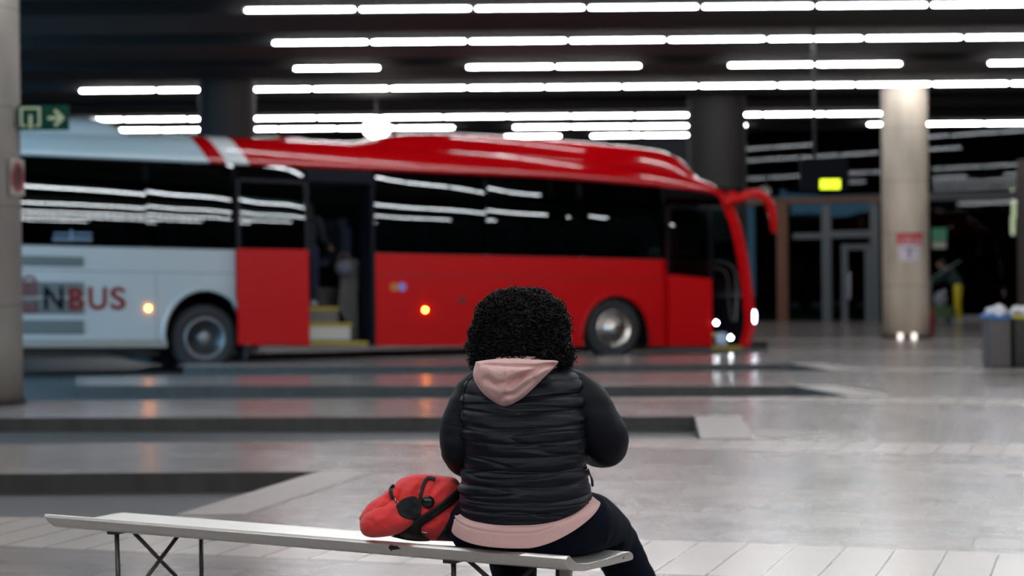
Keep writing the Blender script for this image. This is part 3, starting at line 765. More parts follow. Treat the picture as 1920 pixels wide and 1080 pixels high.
# wheels
def wheel(cx, front):
    r_ = .52
    bm = NB(); lathe(bm, [(.30,.24),(.47,.26),(.51,.23),(r_,.17),(r_,.05),(.505,.0),(.46,-.035),(.33,-.03),(.31,.02)], 56, 'y', (cx,.10,r_))
    t = obj('tyre', bm, M['rubber'], bus, smooth=True)
    bm = NB()
    if front:
        lathe(bm, [(.335,.02),(.33,-.03),(.29,-.045),(.27,-.01),(.19,.0),(.16,-.06),(.12,-.10),(.05,-.11),(.01,-.11)], 48, 'y', (cx,.10,r_))
    else:
        lathe(bm, [(.335,.02),(.33,-.03),(.29,-.04),(.27,.05),(.24,.13),(.15,.14),(.13,.05),(.09,.0),(.01,.0)], 48, 'y', (cx,.10,r_))
    rim = obj('rim', bm, M['chrome'] if front else M['rim'], t, smooth=True)
    bm = NB()
    for i in range(10):
        a = 6.283*i/10; rr_ = .225 if front else .20; y = .10-.02 if front else .22
        lathe(bm, [(.016, y+.03), (.016, y-.02), (.008, y-.03)], 8, 'y', (cx+rr_*math.cos(a), 0, r_+rr_*math.sin(a)))
    obj('wheel_nuts', bm, M['dark'], rim)
wheel(.0, False); wheel(XW2, True)
for cx in (0.0, XW2):
    bm = NB(); lathe(bm, [(.30,-.24),(.47,-.26),(.51,-.23),(.52,-.17),(.52,-.05),(.505,0),(.46,.035),(.1,.03)], 40, 'y', (cx, WID-.10, .52)); obj('tyre', bm, M['rubber'], bus, smooth=True)
    bm = NB(); tube(bm, [(cx,.3,.5,.09),(cx,WID-.3,.5,.09)], 10, 1); obj('axle', bm, M['dark'], bus, smooth=True)
# mudflap and belly
bm = NB(); box(bm, .62, .66, .03, .5, .16, .5); obj('mudflap', bm, M['rubber'], bus)
bm = NB()
box(bm, X0, XD0-.02, .06, WID-.06, 1.26, 1.32); box(bm, XD1+.02, XF0-.02, .06, WID-.06, 1.26, 1.32)
box(bm, XD0-.02, XD1+.02, .95, WID-.06, 1.26, 1.32); box(bm, XF0-.02, 9.55, .95, WID-.06, 1.0, 1.06)
bobj('cabin_floor', bm, M['dark'])
bm = NB()
box(bm, -3.2, -.75, .06, WID-.06, .44, 1.26); box(bm, .75, XD0-.04, .06, WID-.06, .44, 1.26); box(bm, XD0-.04, XD1+.02, 1.0, WID-.06, .44, 1.26); box(bm, XD1+.02, XW2-.7, .06, WID-.06, .40, 1.26)
box(bm, XW2+.7, XF0-.02, .06, WID-.06, .42, 1.26); box(bm, XF0-.02, 9.5, 1.0, WID-.1, .42, 1.0)
bobj('luggage_hold', bm, M['black'])
bm = NB(); box(bm, -3.1, -.8, .3, 2.2, .22, .44); bobj('engine_pan', bm, M['black'])
# stairs of the rear entrance
def zstep(px, py): return bz_(px, py, .1)
bm = NB()
zs = [bz_(640, 640), bz_(640, 606), bz_(620, 576)]
X_ = lambda px, py=600: bx(px, py)
stairs = empty_part = None
xr = [bx(688), bx(670), bx(656)]
for i, (z, y) in enumerate(zip(zs, (.02, .30, .58))):
    box(bm, XD0, xr[i], y, .98, Z0 if i == 0 else zs[i-1]-.03, z-.03)
st_ = bobj('entrance_step', bm, M['grey'])
bm = NB()
for i, (z, y) in enumerate(zip(zs, (.0, .28, .56))): box(bm, XD0+.005, xr[i]+.005, y, y+.05, z-.055, z)
e_ = bobj('step_edge', bm, M['yellow'], st_)
bm = NB(); box(bm, XD0+.01, xr[1]-.03, .285, .30, zs[0]+.02, zs[1]-.065); bobj('step_riser', bm, M['lightgrey'], st_)
bm = NB(); box(bm, XD0+.01, xr[2]-.02, .565, .58, zs[1]+.01, zs[2]-.065); bobj('step_riser', bm, M['grey'], st_)
bm = NB(); prism(bm, [(xr[2]+.02, zs[2]), (xr[0]+.01, zs[0]), (XD1-.06, zs[0]-.04), (XD1-.06, 1.8), (xr[2]+.1, 1.8)], side, .62, .66); bobj('stair_cheek', bm, mat('cheek_grey', (.07,.068,.066), .6), st_)
bm = NB(); box(bm, XD0-.04, XD0, .0, .9, Z0, ZR-.1); box(bm, XD1-.04, XD1+.02, -.02, .5, Z0, ZR-.1); box(bm, XD0-.04, XD1, .0, .12, 3.0, ZR)
bobj('door_frame', bm, mat('door_frame_black', (.004, .005, .010), .6, spec=.15))
# open plug door leaf of the rear entrance
def door_leaf(pa, pb, top_a, belt_a, belt_b, bot, yo):
    xa, xb = bx(pa, 560, -yo), bx(pb, 560, -yo)
    zt = bz_(pa, top_a, -yo); zba = bz_(pa, belt_a, -yo); zbb = bz_(pb, belt_b, -yo); z0 = bz_((pa+pb)/2, bot, -yo)
    bm = NB(); prism(bm, [(xa, z0), (xb, z0), (xb, zbb), (xa, zba)], side, -yo, -yo+.045); L = bobj('entrance_door', bm, M['red'])
    fr = M['frame_black']
    bm = NB(); w_ = .045
    box(bm, xa, xa+w_, -yo-.004, -yo+.045, zba, zt); box(bm, xb-w_, xb, -yo-.004, -yo+.045, zbb, zt); box(bm, xa, xb, -yo-.004, -yo+.045, zt-w_, zt)
    bobj('leaf_frame', bm, fr, L)
    pane(xa+w_, xb-w_, zba, zt-w_, -yo+.01, -1, 'leaf_glass', L, .018, zfn=lambda x: zba+(zbb-zba)*(x-xa)/(xb-xa))
    bm = NB(); tube(bm, [(xa+.1, -yo+.1, z0+.15, .018), (xa+.1, -yo+.1, zt-.3, .018)], 8, 1); tube(bm, [(xa+.1,-yo+.1,z0+.9,.015),(xa+.1,.05,z0+.9,.015)], 8, 1); bobj('swing_arm', bm, M['dark'], L, smooth=True)
    return L, xa, xb, zt, zba
M['frame_black'] = mat('leaf_frame_dark', (.006, .006, .012), .5, spec=.25)
door_leaf(446, 579, 334, 466, 468, 646, .13)
L, xa, xb, zt, zba = door_leaf(1254, 1335, 386, 514, 523, 649, .13)
bm = NB(); tube(bm, [(xa+.02, -.14, zba, .03), (xa+.02, -.14, zt-.1, .03), (xa+.2, -.14, zt-.02, .03), (xb-.15, -.14, zt-.1, .03), (xb-.02, -.14, zt-.5, .03), (xb, -.14, zba-.05, .03)], 8, 4); bobj('leaf_seal', bm, M['pillar'], L, smooth=True)
# front entrance: steps, lamps, grab rail
bm = NB()
zf = [bz_(1365, 649), bz_(1365, 626)]
box(bm, XF0, XF1+.03, .02, .95, Z0-.04, zf[0]-.02); box(bm, XF0, XF1-.1, .35, .95, zf[0], zf[1]); s2 = bobj('entrance_step', bm, M['dark'])
bm = NB(); box(bm, XF0, XF1+.02, .0, .04, zf[0]-.05, zf[0]); box(bm, XF0+.02, XF1-.12, .33, .37, zf[1]-.04, zf[1]); bobj('step_edge', bm, M['yellow'], s2)
bm = NB(); x_, z_ = bxz(1352, 634, .3); box(bm, x_-.1, x_+.12, .29, .31, z_-.12, z_+.1); bobj('step_panel', bm, mat('step_bluegrey', (.12,.17,.24), .5), s2)
for px, py, y in ((1343,605,-.14), (1370,633,.05)):
    x_, z_ = bxz(px, py, y); bm = NB(); ell(bm, (x_, y, z_), (.028,.02,.028)); bobj('step_lamp', bm, M['steplamp'], smooth=True)
bm = NB(); tube(bm, [(*[(bxz(a,b,.25)[0], .25, bxz(a,b,.25)[1], .022)][0],) for a,b in ((1330,489),(1352,490),(1368,496),(1378,508),(1382,540),(1379,600))], 8, 5); bobj('grab_rail', bm, mat('rail_grey', (.16,.17,.19), .4, metal=.5), smooth=True)
bm = NB(); tube(bm, [(*[(bxz(a,b,.12)[0], .12, bxz(a,b,.12)[1], .02)][0],) for a,b in ((1325,500),(1350,504),(1364,520),(1366,560),(1372,602))], 8, 5); bobj('grab_rail', bm, M['dark'], smooth=True)
bm = NB(); 
for (a,b,c,d) in ((1310,1392,388,392),):
    xa, za = bxz(a, d, .03); xb, zb = bxz(b, c, .03); box(bm, xa, xb, .0, .06, za, zb)
bobj('header_rail', bm, M['black'])
pane(bx(1310)+.03, bx(1384, 430), bz_(1370, 488), bz_(1320, 392), .05, -1, 'quarter_glass', ztop=lambda x: bz_(1320,392)-.0)
bm = NB(); box(bm, X0, 9.3, WID-.09, WID-.06, .45, ZB); box(bm, X0, XD0-.05, .07, .10, 1.3, ZB); box(bm, XD1+.05, XF0-.05, .07, .10, 1.3, ZB); bobj('interior_lining', bm, M['pillar'])
# driver cab: dash, wheel, seat
bm = NB(); box(bm, 9.05, 9.55, 1.0, WID-.12, 1.06, 1.75); bobj('dashboard', bm, M['black'], bevel=.05)
bm = NB(); lathe(bm, [(.20,.0),(.24,.0),(.24,.03),(.20,.03)], 24, 'x', (8.95, 1.95, 1.85)); bobj('steering_wheel', bm, M['black'], smooth=True)
# seats
def seat_mesh():
    bm = NB(); box(bm, 0, .48, 0, .46, .36, .48); box(bm, -.10, .06, 0, .46, .42, 1.02)
    box(bm, -.12, .02, .08, .38, 1.0, 1.18); box(bm, .1, .35, .1, .34, 0, .38)
    bmesh.ops.recalc_face_normals(bm, faces=bm.faces); me = bpy.data.meshes.new('seat'); bm.to_mesh(me); bm.free(); me.materials.append(M['seat']); return me
sm = seat_mesh()
for i in range(14):
    x = -2.9+.82*i
    for y in (.14, .62, 1.5, 1.97):
        if y < 1 and (XD0-.6 < x < XD1+.1 or x > 8.0): continue
        if x > 7.9: continue
        s_ = bpy.data.objects.new('passenger_seat', sm); S.collection.objects.link(s_); s_.parent = bus; s_.location = (x, y, 1.32-SAG*x)
bm = NB(); box(bm, X0+.1, 9.2, .1, .45, 3.02, 3.15); box(bm, X0+.1, 9.2, 2.1, 2.45, 3.02, 3.15); bobj('luggage_rack', bm, mat('rack_teal', (.03,.09,.09), .6))
# marker lamps, filler flap, stickers
for px, py in ((278, 578), (797, 581)):
    x_, z_ = bxz(px, py); bm = NB(); lathe(bm, [(.032, .0), (.03, -.02), (.015, -.028)], 20, 'y', (x_, 0, z_)); bobj('marker_lamp', bm, M['amber'], smooth=True)
x_, z_ = bxz(866, 564); bm = NB(); box(bm, x_-.07, x_+.07, -.006, .0, z_-.04, z_+.04); bobj('filler_flap', bm, mat('flap_grey', (.09,.012,.015), .5), bevel=.002)
for px, m_ in ((739, mat('sticker_gold', (.45,.16,.02), .5)), (754, mat('sticker_violet', (.25,.22,.62), .5))):
    x_, z_ = bxz(px, 538); bm = NB(); lathe(bm, [(.072, .0), (.072, -.004)], 24, 'y', (x_, 0, z_)); bobj('round_sticker', bm, m_)
bm = NB(); x_, z_ = bxz(278, 655, .1); tube(bm, [(-1.4, .15, .38, .03), (-.9, .15, .30, .05), (-.7,.2,.3,.03)], 8, 3); obj('exhaust_pipe', bm, M['dark'], bus, smooth=True)

# ------------------------------------------------------------------ simple people used in the background
def figure(label, base, rz, pose, cols, hair=(.01,.008,.007), H=1.72, cat='person', seated=False, shoes_col=(.5,.5,.5)):
    e = empty('person', label, cat, base, rz)
    J = dict(hip=(0,0,.92), waist=(0,0,1.05), chest=(0,.01,1.30), neck=(0,.02,1.48), head=(0,.04,1.60),
             sl=(-.19,.0,1.40), sr=(.19,.0,1.40), el=(-.24,.02,1.12), er=(.24,.02,1.12), wl=(-.24,.12,.90), wr=(.24,.12,.90),
             hl=(-.09,0,.90), hr=(.09,0,.90), kl=(-.10,.02,.50), kr=(.10,.02,.50), al=(-.11,-.02,.09), ar=(.11,-.02,.09)); J.update(pose)
    bm = NB()
    def T(*a, **k): tube(bm, [(*J[n], r) if isinstance(n, str) else (*n, r) for n, r in a], 10, 3, **k)
    T(('hip', .14), ('waist', .125), ('chest', .14), ('neck', .055), (tuple(Vector(J['head'])-Vector((0,.01,.03))), .05))
    for s in 'lr':
        T(('chest', .06), ('s'+s, .055), ('e'+s, .042), ('w'+s, .028))
        w_ = Vector(J['w'+s]); e_ = Vector(J['e'+s]); d = (w_-e_).normalized(); sd = d.cross(Vector((1,0,0)));  sd = sd.normalized() if sd.length > .1 else Vector((0,0,1))
        q = d.cross(sd)
        tube(bm, [(*w_, .026), (*(w_+d*.05), .034), (*(w_+d*.09), .030)], 8, 2, flat=.55)
        for i, (o_, ln) in enumerate(((-.026,.065),(-.009,.075),(.009,.07),(.026,.055))):
            b = w_+d*.08+q*o_; tube(bm, [(*b, .009), (*(b+d*ln*.5+sd*.005), .009), (*(b+d*ln+sd*.02), .007)], 6, 1)
        b = w_+d*.03+q*.03; tube(bm, [(*b, .011), (*(b+d*.03+q*.025), .01), (*(b+d*.06+q*.03), .008)], 6, 1)
        T(('h'+s, .10), ('k'+s, .062), ('a'+s, .042)); a = Vector(J['a'+s]); tube(bm, [(*(a+Vector((0,-.02,-.03))), .04), (*(a+Vector((0,.12,-.055))), .03)], 8, 1)
    hd = Vector(J['head']); ell(bm, hd, (.075, .095, .115)); ell(bm, hd+Vector((0,.095,-.01)), (.014,.022,.025), None, 1)
    ell(bm, hd+Vector((.076,.0,-.005)), (.01,.02,.03), None, 1); ell(bm, hd+Vector((-.076,.0,-.005)), (.01,.02,.03), None, 1)
    b = obj('body', bm, cols['skin'], e, smooth=True); md = b.modifiers.new('skin', 'REMESH'); md.mode = 'VOXEL'; md.voxel_size = .012; md.use_smooth_shade = True
    bm = NB()
    T(('hip', .165), ('waist', .15), ('chest', .165), (tuple(Vector(J['neck'])-Vector((0,0,.03))), .075))
    for s in 'lr': T(('chest', .08), ('s'+s, .075), ('e'+s, .058), ('w'+s, .042))
    obj('jacket', bm, cols['top'], e, smooth=True)
    bm = NB()
    for s in 'lr': T(('h'+s, .12), ('k'+s, .078), ('a'+s, .06))
    T(((J['hip'][0], J['hip'][1], J['hip'][2]+.04), .145), ('hip', .15)); obj('trousers', bm, cols['leg'], e, smooth=True)
    for s in 'lr':
        a = Vector(J['a'+s]); bm = NB(); tube(bm, [(*(a+Vector((0,-.03,-.035))), .05), (*(a+Vector((0,.06,-.045))), .045), (*(a+Vector((0,.16,-.055))), .034)], 10, 3); obj('shoe', bm, cols['shoe'], e, smooth=True)
    bm = NB(); ell(bm, hd+Vector((0,-.015,.02)), (.085,.10,.115), None, 3, lambda p: Vector((p.x, min(p.y, .05+max(0,p.z)*.3), p.z))); obj('hair', bm, cols['hair'], e, smooth=True)
    return e
skin = mat('skin', (.35,.19,.13), .5); dcl = mat('dark_cloth', (.012,.013,.02), .9); ncl = mat('navy_cloth', (.008,.014,.04), .9)
wsh = mat('white_shoe', (.5,.52,.58), .6); hh = mat('dark_hair', (.008,.006,.005), .6)
# passenger in the rear entrance of the coach
bl = Vector(((bx(604, 560)), .75, zs[2]-SAG*XD0)); wp = BW @ bl
pp = figure('person in dark clothes and white shoes on the coach steps', wp, YAW-.5,
       dict(head=(.03,.10,1.56), el=(-.20,.2,1.15), wl=(-.05,.32,1.12), er=(.24,.12,1.12), wr=(.30,.30,1.0), kl=(-.1,.04,.5), al=(-.12,.0,.09), ar=(.10,.02,.09)),
       dict(skin=skin, top=dcl, leg=ncl, shoe=wsh, hair=hh))
bm = NB(); ell(bm, (.0,.16,1.50), (.09,.06,.06), None, 2); obj('scarf', bm, mat('blue_scarf', (.03,.07,.28), .8), pp, smooth=True)
bb = BW @ Vector((bx(657), .30, bz_(660, 500)-SAG*2.3))
cb = empty('carried_bag', 'dim grey bag carried in the coach doorway', 'bag', bb)
bm = NB(); ell(bm, (0,0,-.02), (.15,.12,.13), None, 3); obj('sack', bm, mat('grey_sack', (.08,.085,.11), .8), cb, smooth=True)
bm = NB(); tube(bm, [(-.1,0,.07,.012),(-.05,0,.2,.012),(.05,0,.2,.012),(.1,0,.07,.012)], 8, 4); obj('strap', bm, mat('tan_strap', (.12,.06,.04), .8), cb, smooth=True)
# worker by the facade
q = ground(1790, 606)
wk = figure('person in bright yellow trousers bending beside a cart by the facade', (q.x, q.y-.4, 0), 1.2,
       dict(head=(.05,.42,1.50), chest=(.02,.22,1.27), neck=(.03,.32,1.40), waist=(0,.06,1.05), sl=(-.17,.24,1.33), sr=(.2,.22,1.33), el=(-.2,.5,1.12), wl=(-.15,.72,1.05), er=(.24,.48,1.10), wr=(.18,.7,1.02)),
       dict(skin=skin, top=mat('dark_green_cloth', (.01,.03,.028), .8), leg=mat('yellow_trousers', (.62,.48,.01), .6), shoe=wsh, hair=hh))
p = ground(1757, 607)
ct = empty('cleaning_cart', 'grey cart with pale sack next to the person in yellow', 'cart', (p.x, p.y-.4, 0))
bm = NB(); box(bm, -.25, .25, -.25, .25, .15, .45); obj('tray', bm, mat('cart_green', (.05,.10,.03), .6), ct, bevel=.02)
bm = NB(); ell(bm, (0,0,.62), (.17,.17,.2), None, 3); obj('sack', bm, mat('pale_sack', (.22,.23,.25), .7), ct, smooth=True)
bm = NB(); tube(bm, [(-.24,0,.3,.015),(-.24,0,1.15,.015),(.1,0,1.35,.015),(.5,0,1.58,.015)], 8, 1); obj('handle', bm, mat('cart_rail', (.2,.22,.24), .5), ct, smooth=True)
for a in (-.2, .2):
    for b in (-.2, .2):
        bm = NB(); lathe(bm, [(.075,-.02),(.075,.02)], 16, 'x', (a, b, .075)); obj('wheel', bm, M['rubber'], ct)
# ------------------------------------------------------------------ steel bench
L0 = ground(85, 965, .43); R0 = ground(1066, 1044, .43)
tv = (R0-L0); BL = tv.length; tv.normalize(); nv = Vector((-tv.y, tv.x, 0))
def proj(p):
    d = p-CAM; z = d.dot(_f); return (960+F*d.dot(CR)/z, 540-F*d.dot(CU)/z)
bench = empty('steel_bench', 'long brushed steel bench with thin crossed legs', 'bench', (L0.x, L0.y, 0), math.atan2(tv.y, tv.x))
def bpt(u, s, z): return Vector((L0.x, L0.y, 0)) + tv*u + nv*s + Vector((0,0,z))
prof = [(-.004,.432),(-.014,.424),(-.012,.408),(-.002,.392),(.012,.386),(.10,.372),(.25,.366),(.33,.364),(.39,.362),(.425,.362),(.432,.368),(.430,.378),(.420,.386),(.405,.391),(.36,.3925),(.25,.390),(.12,.393),(.055,.402),(.02,.422),(.008,.432)]
bm = NB()
N = 40; rings = []
for i in range(N+1):
    u = BL*i/N
    rings.append([bm.verts.new((u + (.045*(.432-z)/.045*(-1 if i == 0 else 0))*-1*(1 if s < .02 else 0), s, z)) for s, z in prof])
for i in range(N):
    for j in range(len(prof)): bm.faces.new((rings[i][j], rings[i][(j+1)%len(prof)], rings[i+1][(j+1)%len(prof)], rings[i+1][j]))
bm.faces.new(rings[0]); bm.faces.new(rings[-1][::-1])
obj('seat_plank', bm, M['alu'], bench, smooth=False, bevel=.0015)
bm = NB()
for s in (.02, .12, .36): 
    for k_ in range(1): ell(bm, (BL+.001, s, .385 if s < .1 else .378), (.002,.005,.005), None, 2)
obj('end_rivet', bm, M['chrome'], bench, smooth=True)
def solve_u(px, s, z):
    a, b = -.2, BL+.5
    for _ in range(40):
        m_ = (a+b)/2
        if proj(bpt(m_, s, z))[0] < px: a = m_
        else: b = m_
    return a
for px, pf in ((219, 377), (850, 1046)):
    u = solve_u(px, .05, .37); u2 = solve_u(pf, .385, .36); 
    e_ = bpy.data.objects.new('leg_frame', None)
    for nm, P in (('leg', [(u,.05,.382,.0085),(u+.01,.05,.0,.0085)]), ('leg', [(u2,.385,.366,.0085),(u2-.0,.385,.0,.0085)]),
                  ('cross_brace', [(u+.00,.13,.374,.0075),(u2,.36,.10,.0075)]), ('cross_brace', [(u2-.01,.30,.368,.0075),(u,.08,.10,.0075)])):
        bm = NB(); tube(bm, P, 12, 1, cap=False); obj(nm, bm, M['leg'], bench, smooth=True)
    for q_ in ((u-.02, u+.02, .02, .16, .374, .388), (u2-.02, u2+.02, .28, .40, .356, .368)):
        bm = NB(); box(bm, *q_); obj('mount_plate', bm, M['leg'], bench)
    bm = NB(); lathe(bm, [(.025,0),(.025,.006),(.01,.008)], 16, 'z', (u+.01,.05,0)); lathe(bm, [(.025,0),(.025,.006),(.01,.008)], 16, 'z', (u2,.385,0)); obj('foot_plate', bm, M['leg'], bench)
bm = NB(); u2 = solve_u(1057, .385, .3); box(bm, u2-.010, u2+.030, .372, .392, .0, .362); obj('support_post', bm, M['alu'], bench, bevel=.002)
bpy.data.objects.remove(e_)

# ------------------------------------------------------------------ puffed shapes with creases
def seg_dist(p, pts):
    best = 1e9
    for (a, b) in zip(pts[:-1], pts[1:]):
        dx, dy = b[0]-a[0], b[1]-a[1]; t = max(0, min(1, ((p[0]-a[0])*dx+(p[1]-a[1])*dy)/(dx*dx+dy*dy+1e-9)))
        best = min(best, math.hypot(p[0]-a[0]-dx*t, p[1]-a[1]-dy*t))
    return best
def puff(outline, Yc, T, back, creases=(), c=None, rings=26, noise_a=.0, pw=.8, base=None, ns=12):
    """closed cushion whose outline is given as seen, T thick towards the camera, back thick behind"""
    P = spline([tuple(map(float, q)) for q in outline+outline[:1]], 6)[:-1]; n = len(P)
    c = c or (sum(p[0] for p in P)/n, sum(p[1] for p in P)/n)
    bm = NB(); R = []
    def vert(px, py, dep):
        for pts, amp, wd in creases:
            dep -= amp*math.exp(-(seg_dist((px, py), pts)/wd)**2)*(1 if dep > 0 else 0)
        if noise_a: dep += noise_a*noise.noise(Vector((px/ns, py/ns, 3.1)))
        if base:
            b = base(px, py); d = (CAM-b).normalized(); return bm.verts.new(b+d*dep)
        return bm.verts.new(at(px, py, Yc-dep))
    m_ = rings
    for i in range(-6, m_):
        if i < 0: ph = i/6*math.pi/2; r = math.cos(ph); dep = back*math.sin(ph)
        else: ph = i/m_*math.pi/2; r = math.cos(ph); dep = T*abs(math.sin(ph))**pw
        if i == -6: continue
        R.append([vert(c[0]+(p[0]-c[0])*r, c[1]+(p[1]-c[1])*r, dep) for p in P])
    for a, b in zip(R[:-1], R[1:]):
        for j in range(n): bm.faces.new((a[j], a[(j+1)%n], b[(j+1)%n], b[j]))
    e0 = vert(c[0], c[1], T)
    for j in range(n): bm.faces.new((R[-1][j], R[-1][(j+1)%n], e0))
    bm.faces.new(R[0][::-1])
    return bm
def wobj(name, bm, m, parent, **k):
    t_ = parent
    while t_.parent: t_ = t_.parent
    for v in bm.verts: v.co -= t_.location
    return obj(name, bm, m, parent, **k)

# ------------------------------------------------------------------ backpack
bp0 = ground(772, 1012, .40); bpk = empty('backpack', 'red backpack with black straps slumped on the steel bench', 'backpack', (at(775, 960, 5.95).x, 5.93, .395))
RC = mat('red_cordura', (.93, .048, .050), .8, bump=.25, bscale=700, sheen=.2)
BK = mat('black_webbing', (.010, .010, .012), .7, bump=.3, bscale=500)
MS = mat('dark_mesh', (.018, .02, .022), .9, bump=.5, bscale=900)
trees = []
def keep(bm): trees.append(BVHTree.FromBMesh(bm))
bm = puff([(737,912),(748,900),(765,892),(790,888),(830,892),(858,900),(868,935),(868,985),(852,1012),(815,1014),(760,1010),(735,985),(733,945)], 5.93, .115, .12,
          [([(795,905),(783,930),(778,948)], .014, 9), ([(828,893),(812,915),(806,925)], .012, 8), ([(760,898),(752,925),(745,945)], .010, 8), ([(790,985),(830,955),(870,930)], .012, 9), ([(830,905),(856,908)], .008, 7)], noise_a=.008)
keep(bm); wobj('main_bag', bm, RC, bpk, smooth=True)
bm = puff([(673,972),(688,948),(712,930),(738,916),(748,930),(742,945),(700,965),(682,990)], 5.90, .085, .05, [([(735,925),(715,935),(700,950)], .008, 5), ([(742,938),(725,936)], .01, 5)], noise_a=.004)
keep(bm); wobj('rolled_flap', bm, RC, bpk, smooth=True)
bm = puff([(674,980),(684,962),(712,946),(742,936),(760,958),(778,972),(772,988),(745,1002),(705,1008),(685,1005),(676,995)], 5.87, .095, .09, [([(742,938),(722,950)], .012, 6), ([(690,1002),(720,985)], .004, 8)], noise_a=.005)
keep(bm); wobj('front_pocket', bm, RC, bpk, smooth=True)
def surf(px, py):
    d = ray(px, py).normalized(); best = None
    for t in trees:
        h = t.ray_cast(CAM, d)
        if h[0] is not None and (best is None or h[3] < best[1]): best = (h[0], h[3])
    return best[0] if best else at(px, py, 5.9)
def ribbon(name, pts, w, m, off=.004, th=.003):
    P = spline([tuple(map(float, p)) for p in pts], 6); bm = NB(); rows_ = []
    for i, p in enumerate(P):
        a, b = P[max(i-1,0)], P[min(i+1,len(P)-1)]; dx, dy = b[0]-a[0], b[1]-a[1]; L = math.hypot(dx, dy) or 1; nx, ny = -dy/L, dx/L; row = []
        for k_ in (-1, -.5, 0, .5, 1):
            q = surf(p[0]+nx*w/2*k_, p[1]+ny*w/2*k_); row.append(q)
        # keep the band together where it bridges a gap
        mid = row[2]; row = [r if (r-mid).length < .05 else mid.lerp(r, .2) for r in row]
        rows_.append([bm.verts.new(r+(CAM-r).normalized()*off) for r in row])
    for i in range(len(rows_)-1):
        for j in range(4): bm.faces.new((rows_[i][j], rows_[i][j+1], rows_[i+1][j+1], rows_[i+1][j]))
    o_ = wobj(name, bm, m, bpk, smooth=True); md = o_.modifiers.new('thick', 'SOLIDIFY'); md.thickness = th; md.offset = 1; return o_
bm = puff([(742,948),(752,938),(768,931),(781,932),(786,946),(787,974),(768,974),(750,966)], 0, .012, .002, base=surf, rings=8); wobj('side_mesh_pocket', bm, MS, bpk, smooth=True)
bm = puff([(732,1006),(756,996),(776,982),(786,972),(798,980),(790,990),(794,1004),(806,1014),(770,1014)], 0, .010, .004, base=surf, rings=6); wobj('padded_panel', bm, BK, bpk, smooth=True)
bm = puff([(818,1012),(836,985),(848,960),(860,945),(880,960),(876,1012)], 0, .008, .004, base=surf, rings=6); wobj('back_panel', bm, BK, bpk, smooth=True)
ribbon('shoulder_strap', [(872,912),(850,932),(825,953),(800,970),(782,982),(778,1000)], 15, BK, .008, .005)
ribbon('compression_strap', [(816,899),(803,897),(796,905),(791,920),(788,940),(786,965)], 6, BK, .006)
ribbon('side_strap', [(739,909),(733,916),(733,926),(738,936)], 6, BK, .006)
ribbon('zipper', [(786,972),(800,968),(812,958),(822,950)], 4, BK, .004)
c_ = surf(803, 941); bm = NB(); ell(bm, c_+Vector((0,-.008,0)), (.021,.012,.021), None, 3); wobj('round_toggle', bm, mat('gloss_black', (.01,.012,.012), .15), bpk, smooth=True)
c_ = surf(741, 941); bm = NB(); tube(bm, [(*(c_+Vector((0,-.008,.012))),.004),(*(c_+Vector((.004,-.008,-.012))),.004)], 8, 1); wobj('zip_pull', bm, M['chrome'], bpk, smooth=True)
c_ = surf(796, 998); bm = NB(); tube(bm, [(*(c_+Vector((-.008,-.01,.002))),.004),(*(c_+Vector((.010,-.01,-.001))),.004)], 8, 1); wobj('buckle', bm, M['chrome'], bpk, smooth=True)
bm = NB(); a_ = at(735, 1010, 5.83); b_ = at(800, 1017, 5.78); c_ = at(850, 1018, 5.76); d_ = at(880, 1020, 5.75)
for q in (a_, b_, c_, d_): q.z = .412
tube(bm, [(*a_,.011),(*b_,.014),(*c_,.013),(*d_,.010)], 10, 4, flat=1.6); wobj('loose_strap', bm, BK, bpk, smooth=True)

# ------------------------------------------------------------------ the seated person
root = Vector((.055, 5.77, .395))
per = empty('person', 'person with curly black hair in a dark puffer jacket sitting on the bench', 'person', root)
PJ = mat('puffer_nylon', (.0016, .0031, .0088), .46, spec=.30, bump=.12, bscale=260, sheen=.0)
SL = mat('jacket_sleeve', (.0022, .0033, .0072), .58, spec=.22, bump=.25, bscale=600, sheen=.02)
PK = mat('pink_fleece', (.74, .455, .43), .9, bump=.22, bscale=420, sheen=.25, var=.03, vscale=25)
PKS = mat('pink_stitch', (.40, .21, .20), .9)
DN = mat('navy_denim', (.0030, .0052, .0150), .85, spec=.15, bump=.35, bscale=900, var=.25, vscale=60)
LN = mat('violet_lining', (.016, .008, .040), .6)
SK = mat('skin_person', (.33, .175, .115), .5); HR = mat('curly_hair', (.0030, .0020, .0017), .48, spec=.20)
def A(px, py, Y, r=None): p = at(px, py, Y); return (p.x, p.y, p.z, r) if r is not None else p
arm_r = [A(1060,730,5.84,.074), A(1092,757,5.84,.085), A(1116,796,5.84,.087), A(1135,828,5.87,.077), A(1122,840,5.98,.064), A(1080,832,6.12,.050), A(1045,822,6.19,.041)]
arm_l = [A(897,738,5.84,.074), A(881,768,5.84,.075), A(868,805,5.83,.074), A(864,838,5.82,.067), A(870,860,5.90,.056), A(895,862,6.02,.050), A(928,850,6.14,.041)]
leg_r = [A(1055,985,5.82,.125), A(1095,988,5.95,.118), A(1128,1000,6.12,.100), A(1146,1012,6.26,.086), A(1168,1050,6.33,.083), A(1195,1100,6.34,.074), A(1218,1150,6.33,.055), A(1228,1180,6.33,.048)]
leg_l = [A(925,992,5.82,.122), A(935,990,5.95,.115), A(948,998,6.12,.100), A(958,1014,6.25,.088), A(962,1050,6.27,.084), A(966,1100,6.22,.072), A(970,1150,6.18,.055), A(972,1176,6.16,.048)]
hc = A(978, 622, 5.90)
